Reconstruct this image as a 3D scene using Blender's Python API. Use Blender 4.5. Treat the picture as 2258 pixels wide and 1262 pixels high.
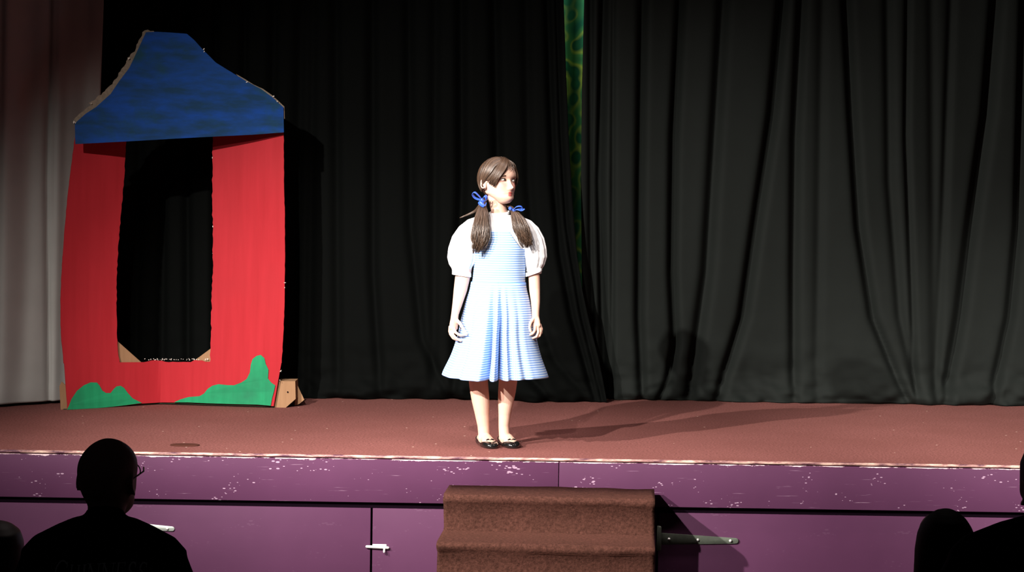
import bpy, bmesh, math, random
import numpy as np
from mathutils import Vector, Matrix, noise
from mathutils.bvhtree import BVHTree

for o in list(bpy.data.objects):
    bpy.data.objects.remove(o, do_unlink=True)
scene = bpy.context.scene
COL = scene.collection

# ------------------------------------------------------------------ camera
W, H, F = 2258.0, 1262.0, 4410.0
ZS = 0.93                                  # height of the stage floor
CAM = Vector((0, -9.25, ZS + 1.18))
PITCH, ROLL = math.atan(205 / F), 0.0155
_r, _u, _f = Vector((1, 0, 0)), Vector((0, math.sin(PITCH), math.cos(PITCH))), Vector((0, math.cos(PITCH), -math.sin(PITCH)))
CR = _r * math.cos(ROLL) + _u * math.sin(ROLL)
CU = -_r * math.sin(ROLL) + _u * math.cos(ROLL)
cd = bpy.data.cameras.new('camera')
cd.sensor_width = 36; cd.lens = 36 * F / W; cd.clip_end = 100
cam = bpy.data.objects.new('camera', cd); COL.objects.link(cam)
M = Matrix((CR, CU, -_f)).transposed().to_4x4(); M.translation = CAM
cam.matrix_world = M
scene.camera = cam

# ------------------------------------------------------------------ world, lights, exposure
wd = bpy.data.worlds.new('world'); scene.world = wd; wd.use_nodes = True
wd.node_tree.nodes['Background'].inputs[0].default_value = (0.55, 0.5, 0.6, 1)
wd.node_tree.nodes['Background'].inputs[1].default_value = 0.006
scene.view_settings.view_transform = 'Standard'; scene.view_settings.look = 'None'
scene.view_settings.exposure = 0; scene.view_settings.gamma = 1
scene.view_settings.use_curve_mapping = False

def spot(name, loc, target, power, half, blend, color=(1, 0.93, 0.85), radius=0.06):
    l = bpy.data.lights.new(name, 'SPOT'); l.energy = power; l.spot_size = 2 * math.radians(half)
    l.spot_blend = blend; l.color = color; l.shadow_soft_size = radius
    o = bpy.data.objects.new(name, l); COL.objects.link(o); o.location = loc
    o.rotation_euler = (Vector(target) - Vector(loc)).to_track_quat('-Z', 'Y').to_euler()
    return o
def arealight(name, loc, target, power, sx, sy, spread=180, color=(1, 0.92, 0.85)):
    l = bpy.data.lights.new(name, 'AREA'); l.shape = 'RECTANGLE'; l.size = sx; l.size_y = sy
    l.energy = power; l.color = color; l.spread = math.radians(spread)
    o = bpy.data.objects.new(name, l); COL.objects.link(o); o.location = loc
    o.rotation_euler = (Vector(target) - Vector(loc)).to_track_quat('-Z', 'Y').to_euler()
    return o
WARM = (1, 0.93, 0.86)
spot('spot_house_front', (-1.5, -7.2, ZS + 3.9), (-0.85, 1.5, ZS - 0.05), 3500, 10.6, 1.0, WARM)
spot('spot_front', (-3.6, -7.1, ZS + 4.45), (-0.35, 0.8, ZS + 0.2), 5000, 17, 1.0, WARM)
spot('spot_side', (-5.65, -5.7, ZS + 4.3), (2.35, 0.35, ZS + 0.2), 6200, 18, 1.0, WARM)
spot('spot_right', (3.6, -7.0, ZS + 4.2), (3.1, 0.2, ZS + 0.1), 5600, 12.5, 1.0, WARM)
arealight('overhead_fill', (0.3, -0.75, ZS + 3.6), (0.3, -0.75, ZS), 37, 4.5, 0.5, 85, (1, 0.86, 0.82))  # unseen soft fill, added to lift carpet shadows and step treads
arealight('backcloth_fill', (0.9, 2.75, ZS + 3.1), (0.45, 3.2, ZS + 2.0), 13.0, 0.4, 0.2, 120, (0.9, 1, 0.8))  # unseen fill, added to brighten the backcloth behind the gap

# ------------------------------------------------------------------ helpers
def P(px, py, Y):
    """point on the plane y = Y that the photograph shows at pixel (px, py)"""
    d = _f + CR * ((px - W / 2) / F) + CU * (-(py - H / 2) / F)
    return CAM + d * ((Y - CAM.y) / d.y)
def FL(px, py, z=ZS):
    d = _f + CR * ((px - W / 2) / F) + CU * (-(py - H / 2) / F)
    return CAM + d * ((z - CAM.z) / d.z)

class MB:
    def __init__(s): s.v = []; s.f = []; s.uv = {}
    def addv(s, p): s.v.append(Vector(p)); return len(s.v) - 1
    def face(s, ids, uvs=None):
        if uvs: s.uv[len(s.f)] = uvs
        s.f.append(list(ids))
    def box(s, a, b, rot=0, piv=(0, 0)):
        a, b = Vector(a), Vector(b); c, sn = math.cos(rot), math.sin(rot); ids = []
        for z in (a.z, b.z):
            for x, y in ((a.x, a.y), (b.x, a.y), (b.x, b.y), (a.x, b.y)):
                dx, dy = x - piv[0], y - piv[1]
                ids.append(s.addv((piv[0] + dx * c - dy * sn, piv[1] + dx * sn + dy * c, z)))
        i = ids
        for q in ((0, 3, 2, 1), (4, 5, 6, 7), (0, 1, 5, 4), (1, 2, 6, 5), (2, 3, 7, 6), (3, 0, 4, 7)):
            s.face([i[k] for k in q])
        return s
    def loft(s, rings, cap0=True, cap1=True, closed=True, uvf=None):
        n = len(rings[0]); base = [[s.addv(p) for p in r] for r in rings]
        for a in range(len(rings) - 1):
            for k in range(n if closed else n - 1):
                k2 = (k + 1) % n
                s.face((base[a][k], base[a][k2], base[a + 1][k2], base[a + 1][k]),
                       [uvf(a, k), uvf(a, k + 1), uvf(a + 1, k + 1), uvf(a + 1, k)] if uvf else None)
        if cap0: s.face(list(reversed(base[0])))
        if cap1: s.face(base[-1])
        return s
    def tube(s, pts, rad, n=10, ref=(0, 1, 0), roundcap=True):
        """rad: number, list of numbers or list of (a, b); a lies along the ref-ish axis, b across"""
        pts = [Vector(p) for p in pts]
        if not isinstance(rad, (list, tuple)): rad = [rad] * len(pts)
        elif isinstance(rad, tuple): rad = [rad] * len(pts)
        rad = [(r, r) if not isinstance(r, tuple) else r for r in rad]
        if roundcap:
            t0 = (pts[0] - pts[1]).normalized(); t1 = (pts[-1] - pts[-2]).normalized()
            m0, m1 = min(rad[0]), min(rad[-1])
            pts = [pts[0] + t0 * m0 * .95, pts[0] + t0 * m0 * .6] + pts + [pts[-1] + t1 * m1 * .6, pts[-1] + t1 * m1 * .95]
            q = lambda r, k: (r[0] * k, r[1] * k)
            rad = [q(rad[0], .3), q(rad[0], .8)] + rad + [q(rad[-1], .8), q(rad[-1], .3)]
        ref = Vector(ref).normalized(); rings = []; nprev = None
        for i, p in enumerate(pts):
            t = (pts[min(i + 1, len(pts) - 1)] - pts[max(i - 1, 0)]).normalized()
            r = ref if nprev is None else nprev
            nn = r - t * r.dot(t)
            if nn.length < 1e-4: nn = t.orthogonal()
            nn.normalize(); nprev = nn; b = t.cross(nn)
            rings.append([p + nn * rad[i][0] * math.cos(a) + b * rad[i][1] * math.sin(a) for a in [2 * math.pi * k / n for k in range(n)]])
        s.loft(rings); return s
    def prism(s, pts, off):
        """planar polygon pts extruded by vector off"""
        off = Vector(off); a = [s.addv(p) for p in pts]; b = [s.addv(Vector(p) + off) for p in pts]; n = len(pts)
        s.face(a); s.face(list(reversed(b)))
        for k in range(n): s.face((a[(k + 1) % n], a[k], b[k], b[(k + 1) % n]))
        return s
    def add(s, o):
        k = len(s.v); s.v += [Vector(p) for p in o.v]
        for i, f in enumerate(o.f): s.f.append([x + k for x in f])
    def xform(s, m):
        s.v = [m @ p for p in s.v]; return s
    def mesh(s, name, origin=(0, 0, 0)):
        o = Vector(origin); me = bpy.data.meshes.new(name)
        me.from_pydata([tuple(p - o) for p in s.v], [], s.f)
        if s.uv:
            l = me.uv_layers.new(name='UVMap')
            for i, p in enumerate(me.polygons):
                if i in s.uv:
                    for j, li in enumerate(p.loop_indices): l.data[li].uv = s.uv[i][j]
        bm = bmesh.new(); bm.from_mesh(me)
        bmesh.ops.recalc_face_normals(bm, faces=bm.faces); bm.to_mesh(me); bm.free()
        return me

ORI = {}
def build(name, mb, mat, parent=None, origin=None, smooth=True, mods=(), label=None, cat=None, group=None, kind=None):
    if parent is not None: O = ORI[parent.name]
    else: O = Vector(origin) if origin is not None else Vector((0, 0, 0))
    me = mb.mesh(name, O)
    o = bpy.data.objects.new(name, me)
    if mods:
        COL.objects.link(o)
        for t, kw in mods:
            m = o.modifiers.new(t, t)
            for k, v in kw.items(): setattr(m, k, v)
        dg = bpy.context.evaluated_depsgraph_get(); dg.update()
        me2 = bpy.data.meshes.new_from_object(o.evaluated_get(dg))
        o.modifiers.clear(); o.data = me2; me2.name = name
    else: COL.objects.link(o)
    o.data.materials.clear(); o.data.materials.append(mat)
    for p in o.data.polygons: p.use_smooth = smooth
    ORI[o.name] = O
    if parent is not None: o.parent = parent
    else: o.location = O
    tag(o, label, cat, group, kind)
    return o
def tag(o, label=None, cat=None, group=None, kind=None):
    if label: o['label'] = label
    if cat: o['category'] = cat
    if group: o['group'] = group
    if kind: o['kind'] = kind
    return o
def empty(name, loc, label=None, cat=None, group=None, kind=None):
    o = bpy.data.objects.new(name, None); o.empty_display_size = .1; COL.objects.link(o); o.location = loc
    ORI[o.name] = Vector(loc); return tag(o, label, cat, group, kind)
def bev(w=.003, seg=2): return ('BEVEL', dict(width=w, segments=seg, limit_method='ANGLE'))
def solid(t): return ('SOLIDIFY', dict(thickness=t, offset=0))
def remesh(v, it=2): return [('REMESH', dict(mode='VOXEL', voxel_size=v)), ('SMOOTH', dict(iterations=it, factor=.5))]
def sub(n=1): return ('SUBSURF', dict(levels=n, render_levels=n))
def lerp(a, b, t): return a + (b - a) * t
def curve(pts, x):
    """piecewise-linear lookup of [(x, y), ...]"""
    if x <= pts[0][0]: return pts[0][1]
    for (a, b), (c, d) in zip(pts, pts[1:]):
        if x <= c: return b + (d - b) * (x - a) / (c - a)
    return pts[-1][1]
def smooth_curve(pts, x):
    if x <= pts[0][0]: return pts[0][1]
    if x >= pts[-1][0]: return pts[-1][1]
    n = len(pts)
    for i in range(n - 1):
        if x <= pts[i + 1][0]:
            x0, y0 = pts[i]; x1, y1 = pts[i + 1]
            m0 = (pts[i + 1][1] - pts[max(i - 1, 0)][1]) / (pts[i + 1][0] - pts[max(i - 1, 0)][0])
            m1 = (pts[min(i + 2, n - 1)][1] - y0) / (pts[min(i + 2, n - 1)][0] - x0)
            h = x1 - x0; t = (x - x0) / h
            return (2*t**3-3*t*t+1)*y0 + (t**3-2*t*t+t)*h*m0 + (-2*t**3+3*t*t)*y1 + (t**3-t*t)*h*m1
def spline(ctrl, n):
    """Catmull-Rom through control points"""
    c = [Vector(p) for p in ctrl]; c = [c[0] * 2 - c[1]] + c + [c[-1] * 2 - c[-2]]; out = []; m = len(c) - 3
    for k in range(n):
        s = k / (n - 1) * m; i = min(int(s), m - 1); t = s - i; a, b, d, e = c[i:i + 4]
        out.append(.5 * ((2 * b) + (d - a) * t + (2 * a - 5 * b + 4 * d - e) * t * t + (3 * b - a - 3 * d + e) * t ** 3))
    return out

# ------------------------------------------------------------------ materials
class NT:
    def __init__(s, name):
        s.m = bpy.data.materials.new(name); s.m.use_nodes = True; s.n = s.m.node_tree.nodes; s.l = s.m.node_tree.links
        s.b = s.n['Principled BSDF']
    def node(s, t, **kw):
        n = s.n.new(t)
        for k, v in kw.items():
            if k in ('i',):
                for kk, vv in v.items(): n.inputs[kk].default_value = vv
            else: setattr(n, k, v)
        return n
    def link(s, a, b): s.l.new(a, b)
    def coord(s, kind='Object', scale=(1, 1, 1), loc=(0, 0, 0)):
        t = s.node('ShaderNodeTexCoord'); m = s.node('ShaderNodeMapping'); m.inputs['Scale'].default_value = scale
        m.inputs['Location'].default_value = loc
        s.link(t.outputs[kind], m.inputs[0]); return m.outputs[0]
    def noise(s, co, scale, detail=4, rough=.6):
        n = s.node('ShaderNodeTexNoise', i={'Scale': scale, 'Detail': detail, 'Roughness': rough}); s.link(co, n.inputs['Vector']); return n.outputs['Fac']
    def ramp(s, fac, stops):
        r = s.node('ShaderNodeValToRGB'); e = r.color_ramp.elements
        while len(e) < len(stops): e.new(.5)
        for k, (p, c) in enumerate(stops): e[k].position = p; e[k].color = (*c, 1) if not isinstance(c, (int, float)) else (c, c, c, 1)
        s.link(fac, r.inputs[0]); return r.outputs[0]
    def mix(s, fac, a, b, mode='MIX'):
        m = s.node('ShaderNodeMix', data_type='RGBA', blend_type=mode)
        for sock, v in ((m.inputs[0], fac), (m.inputs[6], a), (m.inputs[7], b)):
            if isinstance(v, (int, float)): sock.default_value = v
            elif isinstance(v, tuple): sock.default_value = (*v, 1)
            else: s.link(v, sock)
        return m.outputs[2]
    def math(s, op, a, b=0.0, c=None):
        m = s.node('ShaderNodeMath', operation=op)
        for k, v in enumerate((a, b) if c is None else (a, b, c)):
            if isinstance(v, (int, float)): m.inputs[k].default_value = v
            else: s.link(v, m.inputs[k])
        return m.outputs[0]
    def xyz(s, co):
        x = s.node('ShaderNodeSeparateXYZ'); s.link(co, x.inputs[0]); return x.outputs
    def bump(s, h, strength=.3, dist=.01):
        b = s.node('ShaderNodeBump', i={'Strength': strength, 'Distance': dist}); s.link(h, b.inputs['Height']); s.link(b.outputs[0], s.b.inputs['Normal'])
    def done(s, color=None, rough=.6, spec=.5, sheen=0, metal=0, coat=0):
        if isinstance(color, tuple): s.b.inputs['Base Color'].default_value = (*color, 1)
        elif color is not None: s.link(color, s.b.inputs['Base Color'])
        s.b.inputs['Roughness'].default_value = rough; s.b.inputs['Specular IOR Level'].default_value = spec
        s.b.inputs['Sheen Weight'].default_value = sheen; s.b.inputs['Metallic'].default_value = metal; s.b.inputs['Coat Weight'].default_value = coat
        return s.m
def plain(name, c, rough=.6, spec=.3, var=.12, scale=30, **kw):
    t = NT(name); n = t.noise(t.coord(), scale)
    c0 = tuple(x * (1 - var) for x in c); c1 = tuple(min(1, x * (1 + var)) for x in c)
    return t.done(t.mix(n, c0, c1), rough, spec, **kw)

# stage carpet
t = NT('carpet_plum'); co = t.coord()
fine = t.noise(co, 95, 5, .8); big = t.noise(co, 2.2, 3)
col = t.ramp(fine, [(.36, (.105, .039, .035)), (.64, (.32, .126, .113))])
col = t.mix(t.ramp(big, [(.35, .0), (.7, .45)]), col, (.165, .062, .053))
sp = t.node('ShaderNodeTexVoronoi', i={'Scale': 9.0, 'Randomness': 1.0}); t.link(t.coord(scale=(1, .6, 1)), sp.inputs['Vector'])
lint = t.math('LESS_THAN', sp.outputs['Distance'], .042)
col = t.mix(t.math('MULTIPLY', lint, .75), col, (.7, .5, .42))
t.bump(fine, .5, .004); CARPET = t.done(col, .97, .05)
# darker carpet of the steps
t = NT('carpet_brown'); co = t.coord(); fine = t.noise(co, 80, 5, .8); big = t.noise(co, 5, 3)
col = t.ramp(fine, [(.32, (.034, .013, .010)), (.68, (.140, .057, .043))])
col = t.mix(t.math('MULTIPLY', big, .5), col, (.050, .024, .016))
t.bump(fine, .8, .006); CARPET_B = t.done(col, .97, .05)
# purple painted boards with chips
def purple(name, chips=1.0, wear_top=None, base=(.090, .030, .073)):
    t = NT(name); co = t.coord()
    n = t.noise(co, 3, 3); col = t.mix(n, tuple(x * .85 for x in base), tuple(x * 1.15 for x in base))
    v = t.node('ShaderNodeTexVoronoi', i={'Scale': 1.0}); t.link(t.coord(scale=(42, 42, 105)), v.inputs['Vector'])
    sz = t.noise(t.coord(scale=(6, 6, 14)), 1.0, 3)
    f = t.math('LESS_THAN', v.outputs['Distance'], t.math('MULTIPLY', t.math('SUBTRACT', sz, .52), 2.2))
    col = t.mix(t.math('MULTIPLY', f, .5 * chips), col, (.72, .50, .66))
    scn = t.noise(t.coord(scale=(5, 5, 160)), 1.0, 3, .7)
    col = t.mix(t.math('MULTIPLY', t.ramp(scn, [(.66, 0.), (.72, 1.)]), .35 * chips), col, (.62, .42, .56))
    if wear_top is not None:
        z = t.xyz(t.coord())[2]; e = t.noise(t.coord(scale=(9, 9, 60)), 1.0, 5, .75)
        edge = t.math('GREATER_THAN', z, t.math('SUBTRACT', wear_top, t.math('MULTIPLY', t.math('SUBTRACT', e, .46), .030)))
        col = t.mix(t.math('MULTIPLY', edge, .8), col, (.9, .68, .72))
    return t.done(col, .55, .12)
PURPLE = purple('paint_purple_door', .05, None)
PURPLE_F = purple('paint_purple_fascia', 1.0, 0.0)
t = NT('worn_nosing'); e = t.noise(t.coord(scale=(7, 7, 40)), 1.0, 5, .75)
NOSING = t.done(t.ramp(e, [(.40, (.10, .035, .06)), (.50, (.42, .22, .20)), (.62, (.85, .62, .5))]), .5, .4)
GAP = plain('dark_gap', (.004, .001, .004), .9, .05)
# curtains
def cloth(name, c, rough=.9, sheen=.0, weave=700, spec=.1, var=.1):
    t = NT(name); co = t.coord(); n = t.noise(co, 6, 4); w = t.noise(co, weave, 2)
    t.bump(w, .05, .001)
    return t.done(t.mix(n, tuple(x * (1 - var) for x in c), tuple(x * (1 + var) for x in c)), rough, spec, sheen=sheen)
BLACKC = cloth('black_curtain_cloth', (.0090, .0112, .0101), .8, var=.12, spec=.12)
BLACKC_L = cloth('dimmed_black_curtain_cloth', (.0018, .0023, .0021), .85, var=.12, spec=.06)  # same black cloth, colour darkened to stand in for weaker light on the left
WHITEC = cloth('white_curtain_cloth', (.46, .46, .44), .9)
t = NT('painted_backdrop'); co = t.coord()
wn = t.node('ShaderNodeTexNoise', i={'Scale': 3.0, 'Detail': 2.0}); t.link(co, wn.inputs['Vector'])
mx = t.node('ShaderNodeMix', data_type='VECTOR'); mx.inputs[0].default_value = .12; t.link(co, mx.inputs[4]); t.link(wn.outputs['Color'], mx.inputs[5])
vo = t.node('ShaderNodeTexVoronoi', feature='SMOOTH_F1', i={'Scale': 11.0}); t.link(mx.outputs[1], vo.inputs['Vector'])
col = t.ramp(vo.outputs['Distance'], [(.1, (.02, .13, .06)), (.3, (.015, .10, .055)), (.42, (.30, .38, .06)), (.5, (.06, .22, .07)), (.75, (.01, .09, .06))])
col = t.mix(t.ramp(t.noise(co, 2.1, 2), [(.4, 0.), (.65, .8)]), col, (.010, .085, .05))
BACKDROP = t.done(col, .9, .1)
# cardboard house
def painted(name, c0, c1, streak=(1.2, 1.2, .08), dirt=None):
    t = NT(name); a = t.noise(t.coord(scale=(28, 28, 1.6)), 1.0, 4, .6); b = t.noise(t.coord(), 4, 4)
    col = t.mix(a, c0, c1)
    if dirt: col = t.mix(t.ramp(b, [(.45, 0.), (.75, .7)]), col, dirt)
    t.bump(a, .15, .002)
    return t.done(col, .7, .12)
RED = painted('red_paint_on_card', (.33, .015, .021), (.46, .025, .036), dirt=(.37, .020, .028))
t = NT('blue_paint_on_card'); a = t.noise(t.coord(scale=(5, 5, 18)), 1.0, 4, .6); b = t.noise(t.coord(), 5, 4)
col = t.mix(t.ramp(a, [(.35, 0.), (.65, 1.)]), (.009, .042, .105), (.008, .058, .29))
col = t.mix(t.ramp(b, [(.5, 0.), (.68, .8)]), col, (.012, .055, .065)); BLUE = t.done(col, .65, .12)
GREEN = painted('green_paint_on_card', (.010, .20, .085), (.022, .33, .14), dirt=(.02, .13, .07))
t = NT('brown_cardboard'); a = t.noise(t.coord(scale=(60, 60, 6)), 1.0, 3); CARD = t.done(t.mix(a, (.26, .145, .075), (.36, .21, .115)), .8, .15)
TORN = plain('torn_card_edge', (.22, .17, .13), .9, .1, .5, 90)
PAPERW = plain('torn_white_paper', (.75, .66, .6), .9, .1, .2, 90)
METAL_D = plain('shaded_grey_metal', (.13, .15, .12), .6, .3, .3, 50, metal=.2)  # hinge metal with the shade on it put into a darker colour
METAL = plain('galvanised_metal', (.55, .6, .56), .42, .5, .2, 50, metal=.55)
STEEL = plain('bright_steel', (.9, .9, .88), .35, .5, .1, 50, metal=.4)

# ------------------------------------------------------------------ stage and hall
EDGE = -0.37
f_ = MB(); f_.box((-6, -12, -.1), (6, 5.2, 0)); build('floor', f_, plain('hall_floor', (.05, .035, .03), .7, .2), origin=(0, -3, 0), kind='structure', smooth=False)
w_ = MB(); w_.box((-6, 5.0, 0), (6, 5.15, 5.2)); build('wall_back', w_, plain('dark_wall', (.02, .02, .022), .9, .1), origin=(0, 5, 0), kind='structure', smooth=False)
s_ = MB(); s_.box((-5.6, EDGE + .012, ZS - .02), (5.6, 4.9, ZS)); build('stage_floor', s_, CARPET, origin=(0, 2, ZS), kind='structure', smooth=False)
s_ = MB(); s_.box((-5.6, EDGE + .09, 0), (5.6, 4.9, ZS - .021)); build('stage_base', s_, GAP, origin=(0, 2, 0), kind='structure', smooth=False)
# worn nosing strip along the front edge, two lengths
n_ = MB()
n_.box((-5.6, EDGE - .018, ZS - .0095), (5.6, EDGE + .0, ZS + .0015))
build('trim_1', n_, NOSING, origin=(0, EDGE, ZS), kind='structure', mods=[bev(.003)])
xj = P(1232, 1045, EDGE).x
for nm, a, b in (('trim_2', -5.6, xj - .0015), ('trim_3', xj + .0015, 5.6)):
    n_ = MB(); n_.box((a, EDGE - .022, ZS - .208), (b, EDGE + .0, ZS - .0145)); build(nm, n_, PURPLE_F, origin=((a + b) / 2, EDGE, ZS - .0145), kind='structure', mods=[bev(.002)])
n_ = MB(); n_.box((-5.6, EDGE + .0, ZS - .235), (5.6, EDGE + .085, ZS - .19)); build('trim_4', n_, GAP, origin=(0, EDGE, ZS - .2), kind='structure', smooth=False)
# lower front: fixed panels and two storage doors
YP = EDGE - .006
def xat(px): return P(px, 1200, YP).x
xs = [(-5.6, xat(214), 'wall_front', None), (xat(217), xat(816.5), 'door_1', None), (xat(821), xat(1446), 'wall_front_2', None), (xat(1452), xat(2120), 'door_2', None), (xat(2124), 5.6, 'wall_front_3', None)]
doors = {}
for a, b, nm, _ in xs:
    n_ = MB(); n_.box((a, YP, .02), (b, YP + .02, ZS - .236))
    doors[nm] = build(nm, n_, PURPLE, origin=((a + b) / 2, YP, 0), kind='structure', mods=[bev(.002)])
def hinge(par, px0, py0, px1, py1, w0, w1, plate, METAL=METAL):
    """tapered strap hinge; pixel centre line from knuckle to tip"""
    a, b = P(px0, py0, YP - .004), P(px1, py1, YP - .004); d = (b - a).normalized(); up = Vector((0, -1, 0)).cross(d) * -1
    up = Vector((-d.z, 0, d.x)); m = MB(); pts = [a - up * w0, b - up * w1]
    for k in range(1, 6):
        th = -math.pi / 2 + math.pi * k / 6; pts.append(b + up * w1 * math.sin(th) + d * w1 * math.cos(th))
    pts += [b + up * w1, a + up * w0]; m.prism(pts, (0, -.004, 0))
    h = build('strap_hinge', m, METAL, par, mods=[bev(.001)])
    for k in (.12, .5, .93):
        c = a + (b - a) * k + Vector((0, -.004, 0)); s = MB(); s.tube([c + Vector((0, .001, 0)), c + Vector((0, -.003, 0))], .0065, 12); build('screw', s, STEEL, h)
    if plate:
        s = MB(); c = P(px0 - 3, py0 - 1, YP - .004); s.box((c.x - .007, c.y - .008, c.z - .056), (c.x + .006, c.y + .002, c.z + .056)); build('hinge_plate', s, METAL, h, mods=[bev(.002)])
        s = MB(); s.tube([c + Vector((.006, -.006, -.05)), c + Vector((.006, -.006, .05))], .006, 12); build('knuckle', s, METAL, h)
hinge(doors['door_1'], 232, 1157, 380, 1166.5, .022, .0105, True)
hinge(doors['door_2'], 1455, 1188.5, 1622, 1193, .027, .0125, True, METAL_D)
# bolt that ties door_1 to the fixed panel
c = P(833, 1206, YP)
m = MB(); m.box((c.x - .024, c.y - .006, c.z - .010), (c.x + .04, c.y, c.z + .012)); bo = build('bolt_latch', m, STEEL, doors['door_1'], mods=[bev(.003)])
m = MB(); m.tube([c + Vector((-.048, -.010, .001)), c + Vector((.046, -.010, -.003))], .0065, 12); build('bolt_rod', m, STEEL, bo)
m = MB(); m.tube([c + Vector((.03, -.012, -.004)), c + Vector((.03, -.02, -.02))], .005, 10); build('bolt_knob', m, STEEL, bo)

# carpeted steps: body + runner, slightly turned
st = empty('carpeted_steps', (P(1218, 1100, EDGE - .2).x, EDGE - .03, 0), 'brown carpeted wooden steps standing against the purple stage front', 'steps')
rot = math.radians(-3.4)
def steprunner(xa, xb, inset, thick):
    zt = [ZS - .128, ZS - .283, ZS - .44, ZS - .60, ZS - .76]; yb = EDGE - .03; dep = [.30, .29, .28, .28, .28]
    prof = [(yb, zt[0])]; y = yb
    for k, z in enumerate(zt):
        y -= dep[k]; bot = zt[k + 1] if k < 4 else 0.0
        for a in range(0, 7):
            th = math.pi / 2 * a / 6; r = .022
            prof.append((y + r - r * math.sin(th) , z - r + r * math.cos(th)))
        prof.append((y + .004, z - .034)); prof.append((y + .016, z - .043)); prof.append((y + .018, bot + .012)); prof.append((y + .008, bot))
    return prof
prof = steprunner(0, 0, 0, 0); cx = ORI['carpeted_steps'].x; hw = .455
def rx(x, y): dx, dy = x - cx, y - (EDGE - .03); return Vector((cx + dx * math.cos(rot) - dy * math.sin(rot), EDGE - .03 + dx * math.sin(rot) + dy * math.cos(rot), 0))
m = MB(); nx = 60; rings = []
for i, (y, z) in enumerate(prof):
    row = []
    for k in range(nx + 1):
        x = cx - hw + 2 * hw * k / nx
        wob = .005 * noise.noise(Vector((x * 7, z * 30, y * 9))); ex = 0
        if k == 0: ex = .006 * noise.noise(Vector((z * 25, y * 20, 3)))
        p = rx(x + ex, y - .006 + wob); p.z = max(.004, z + .004 + wob * .6); row.append(p)
    rings.append(row)
m.loft(rings, False, False, closed=False)
build('carpet_runner', m, CARPET_B, st, mods=[('SOLIDIFY', dict(thickness=.008, offset=-1))])
m = MB()
zt = [ZS - .128, ZS - .283, ZS - .44, ZS - .60, ZS - .76]; y = EDGE - .032
for k in range(5):
    d = [.30, .29, .28, .28, .28][k]; a = rx(cx - hw + .008, y); 
    m.box((cx - hw + .008, y - d + .03, 0.0), (cx + hw - .008, y - .001, zt[k] - .014), rot, (cx, EDGE - .03)); y -= d
build('step_body', m, plain('dark_step_wood', (.05, .022, .018), .7, .2), st, smooth=False)

# dark oval marker on the carpet near the front edge
c = FL(408, 982.5); m = MB(); m.loft([[Vector((c.x + .068 * s * math.cos(a), c.y + .05 * s * math.sin(a), ZS + h)) for a in [2 * math.pi * k / 40 for k in range(40)]] for s, h in ((1, .0005), (.99, .0035), (.8, .004))])
build('floor_disc', m, plain('dark_rubber', (.075, .026, .018), .9, .1), origin=(c.x, c.y, ZS), label='flat dark round disc lying on the carpet near the stage edge', cat='disc')

# ------------------------------------------------------------------ curtains
SC = F / 11.42                               # pixels per metre at the black curtains
def zc(py, Y, px=1129): return P(px, py, Y).z
def curtain(name, mat, xl, xr, yb, z0, z1, folds, nu=320, nv=90, rnd=0, broad=.03, pool=1.0, label='', hemwave=.02, yfun=None, group=None, thick=.003):
    """xl, xr: functions of z. folds: list of (polyline [(z, x)...], depth, halfwidth); a valley is pushed away from the hall"""
    m = MB(); rows = []
    zs = [z0 + (z1 - z0) * (j / nv) ** 1.35 for j in range(nv + 1)]
    for z in zs:
        row = []; a, b = xl(z), xr(z); h = z - z0
        low = math.exp(-h / .14); fx = [(curve(pl, z), dp, w) for pl, dp, w in folds]
        for i in range(nu + 1):
            u = i / nu; x = a + (b - a) * u
            y = yb + (yfun(x) if yfun else 0)
            for xf, dp, w in fx:
                q = (x - xf) / w
                if abs(q) < 3.5: y += dp * math.exp(-q * q) * (1 - .35 * low)
            y += broad * noise.noise(Vector((x * 2.3 + rnd, z * .28, rnd))) + broad * .15 * noise.noise(Vector((x * 5 + .35 * z, z * .5, rnd + 5)))
            d = noise.noise(Vector((x * 3.2, z * 9 + 2 * abs(noise.noise(Vector((x * 1.3, 0, rnd)))), rnd + 9)))
            y += pool * low * (.075 * d + .04 * noise.noise(Vector((x * 12 + 4 * z, z * 22, rnd))))
            y -= pool * .05 * math.exp(-((h - .05) / .05) ** 2) * (.6 + .8 * noise.noise(Vector((x * 2.5, rnd, 1))))
            zz = z + (hemwave * noise.noise(Vector((x * 2.2, 0, rnd + 3))) * low if j_not0(h) else 0)
            row.append(Vector((x, y, max(zz, z0))))
        rows.append(row)
    m.loft(rows, False, False, closed=False)
    return m
def j_not0(h): return h > 1e-6
Z0 = ZS + .004; ZT = ZS + 3.1
def pl(pts, Y):  # pixel polyline [(py, px)] -> [(z, x)] ascending z
    return sorted((P(px, py, Y).z, P(px, py, Y).x) for py, px in pts)
YR, YL = 2.2, 2.05
re_ = pl([(0, 1288), (200, 1283), (400, 1281), (600, 1283), (890, 1290)], YR)
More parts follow.
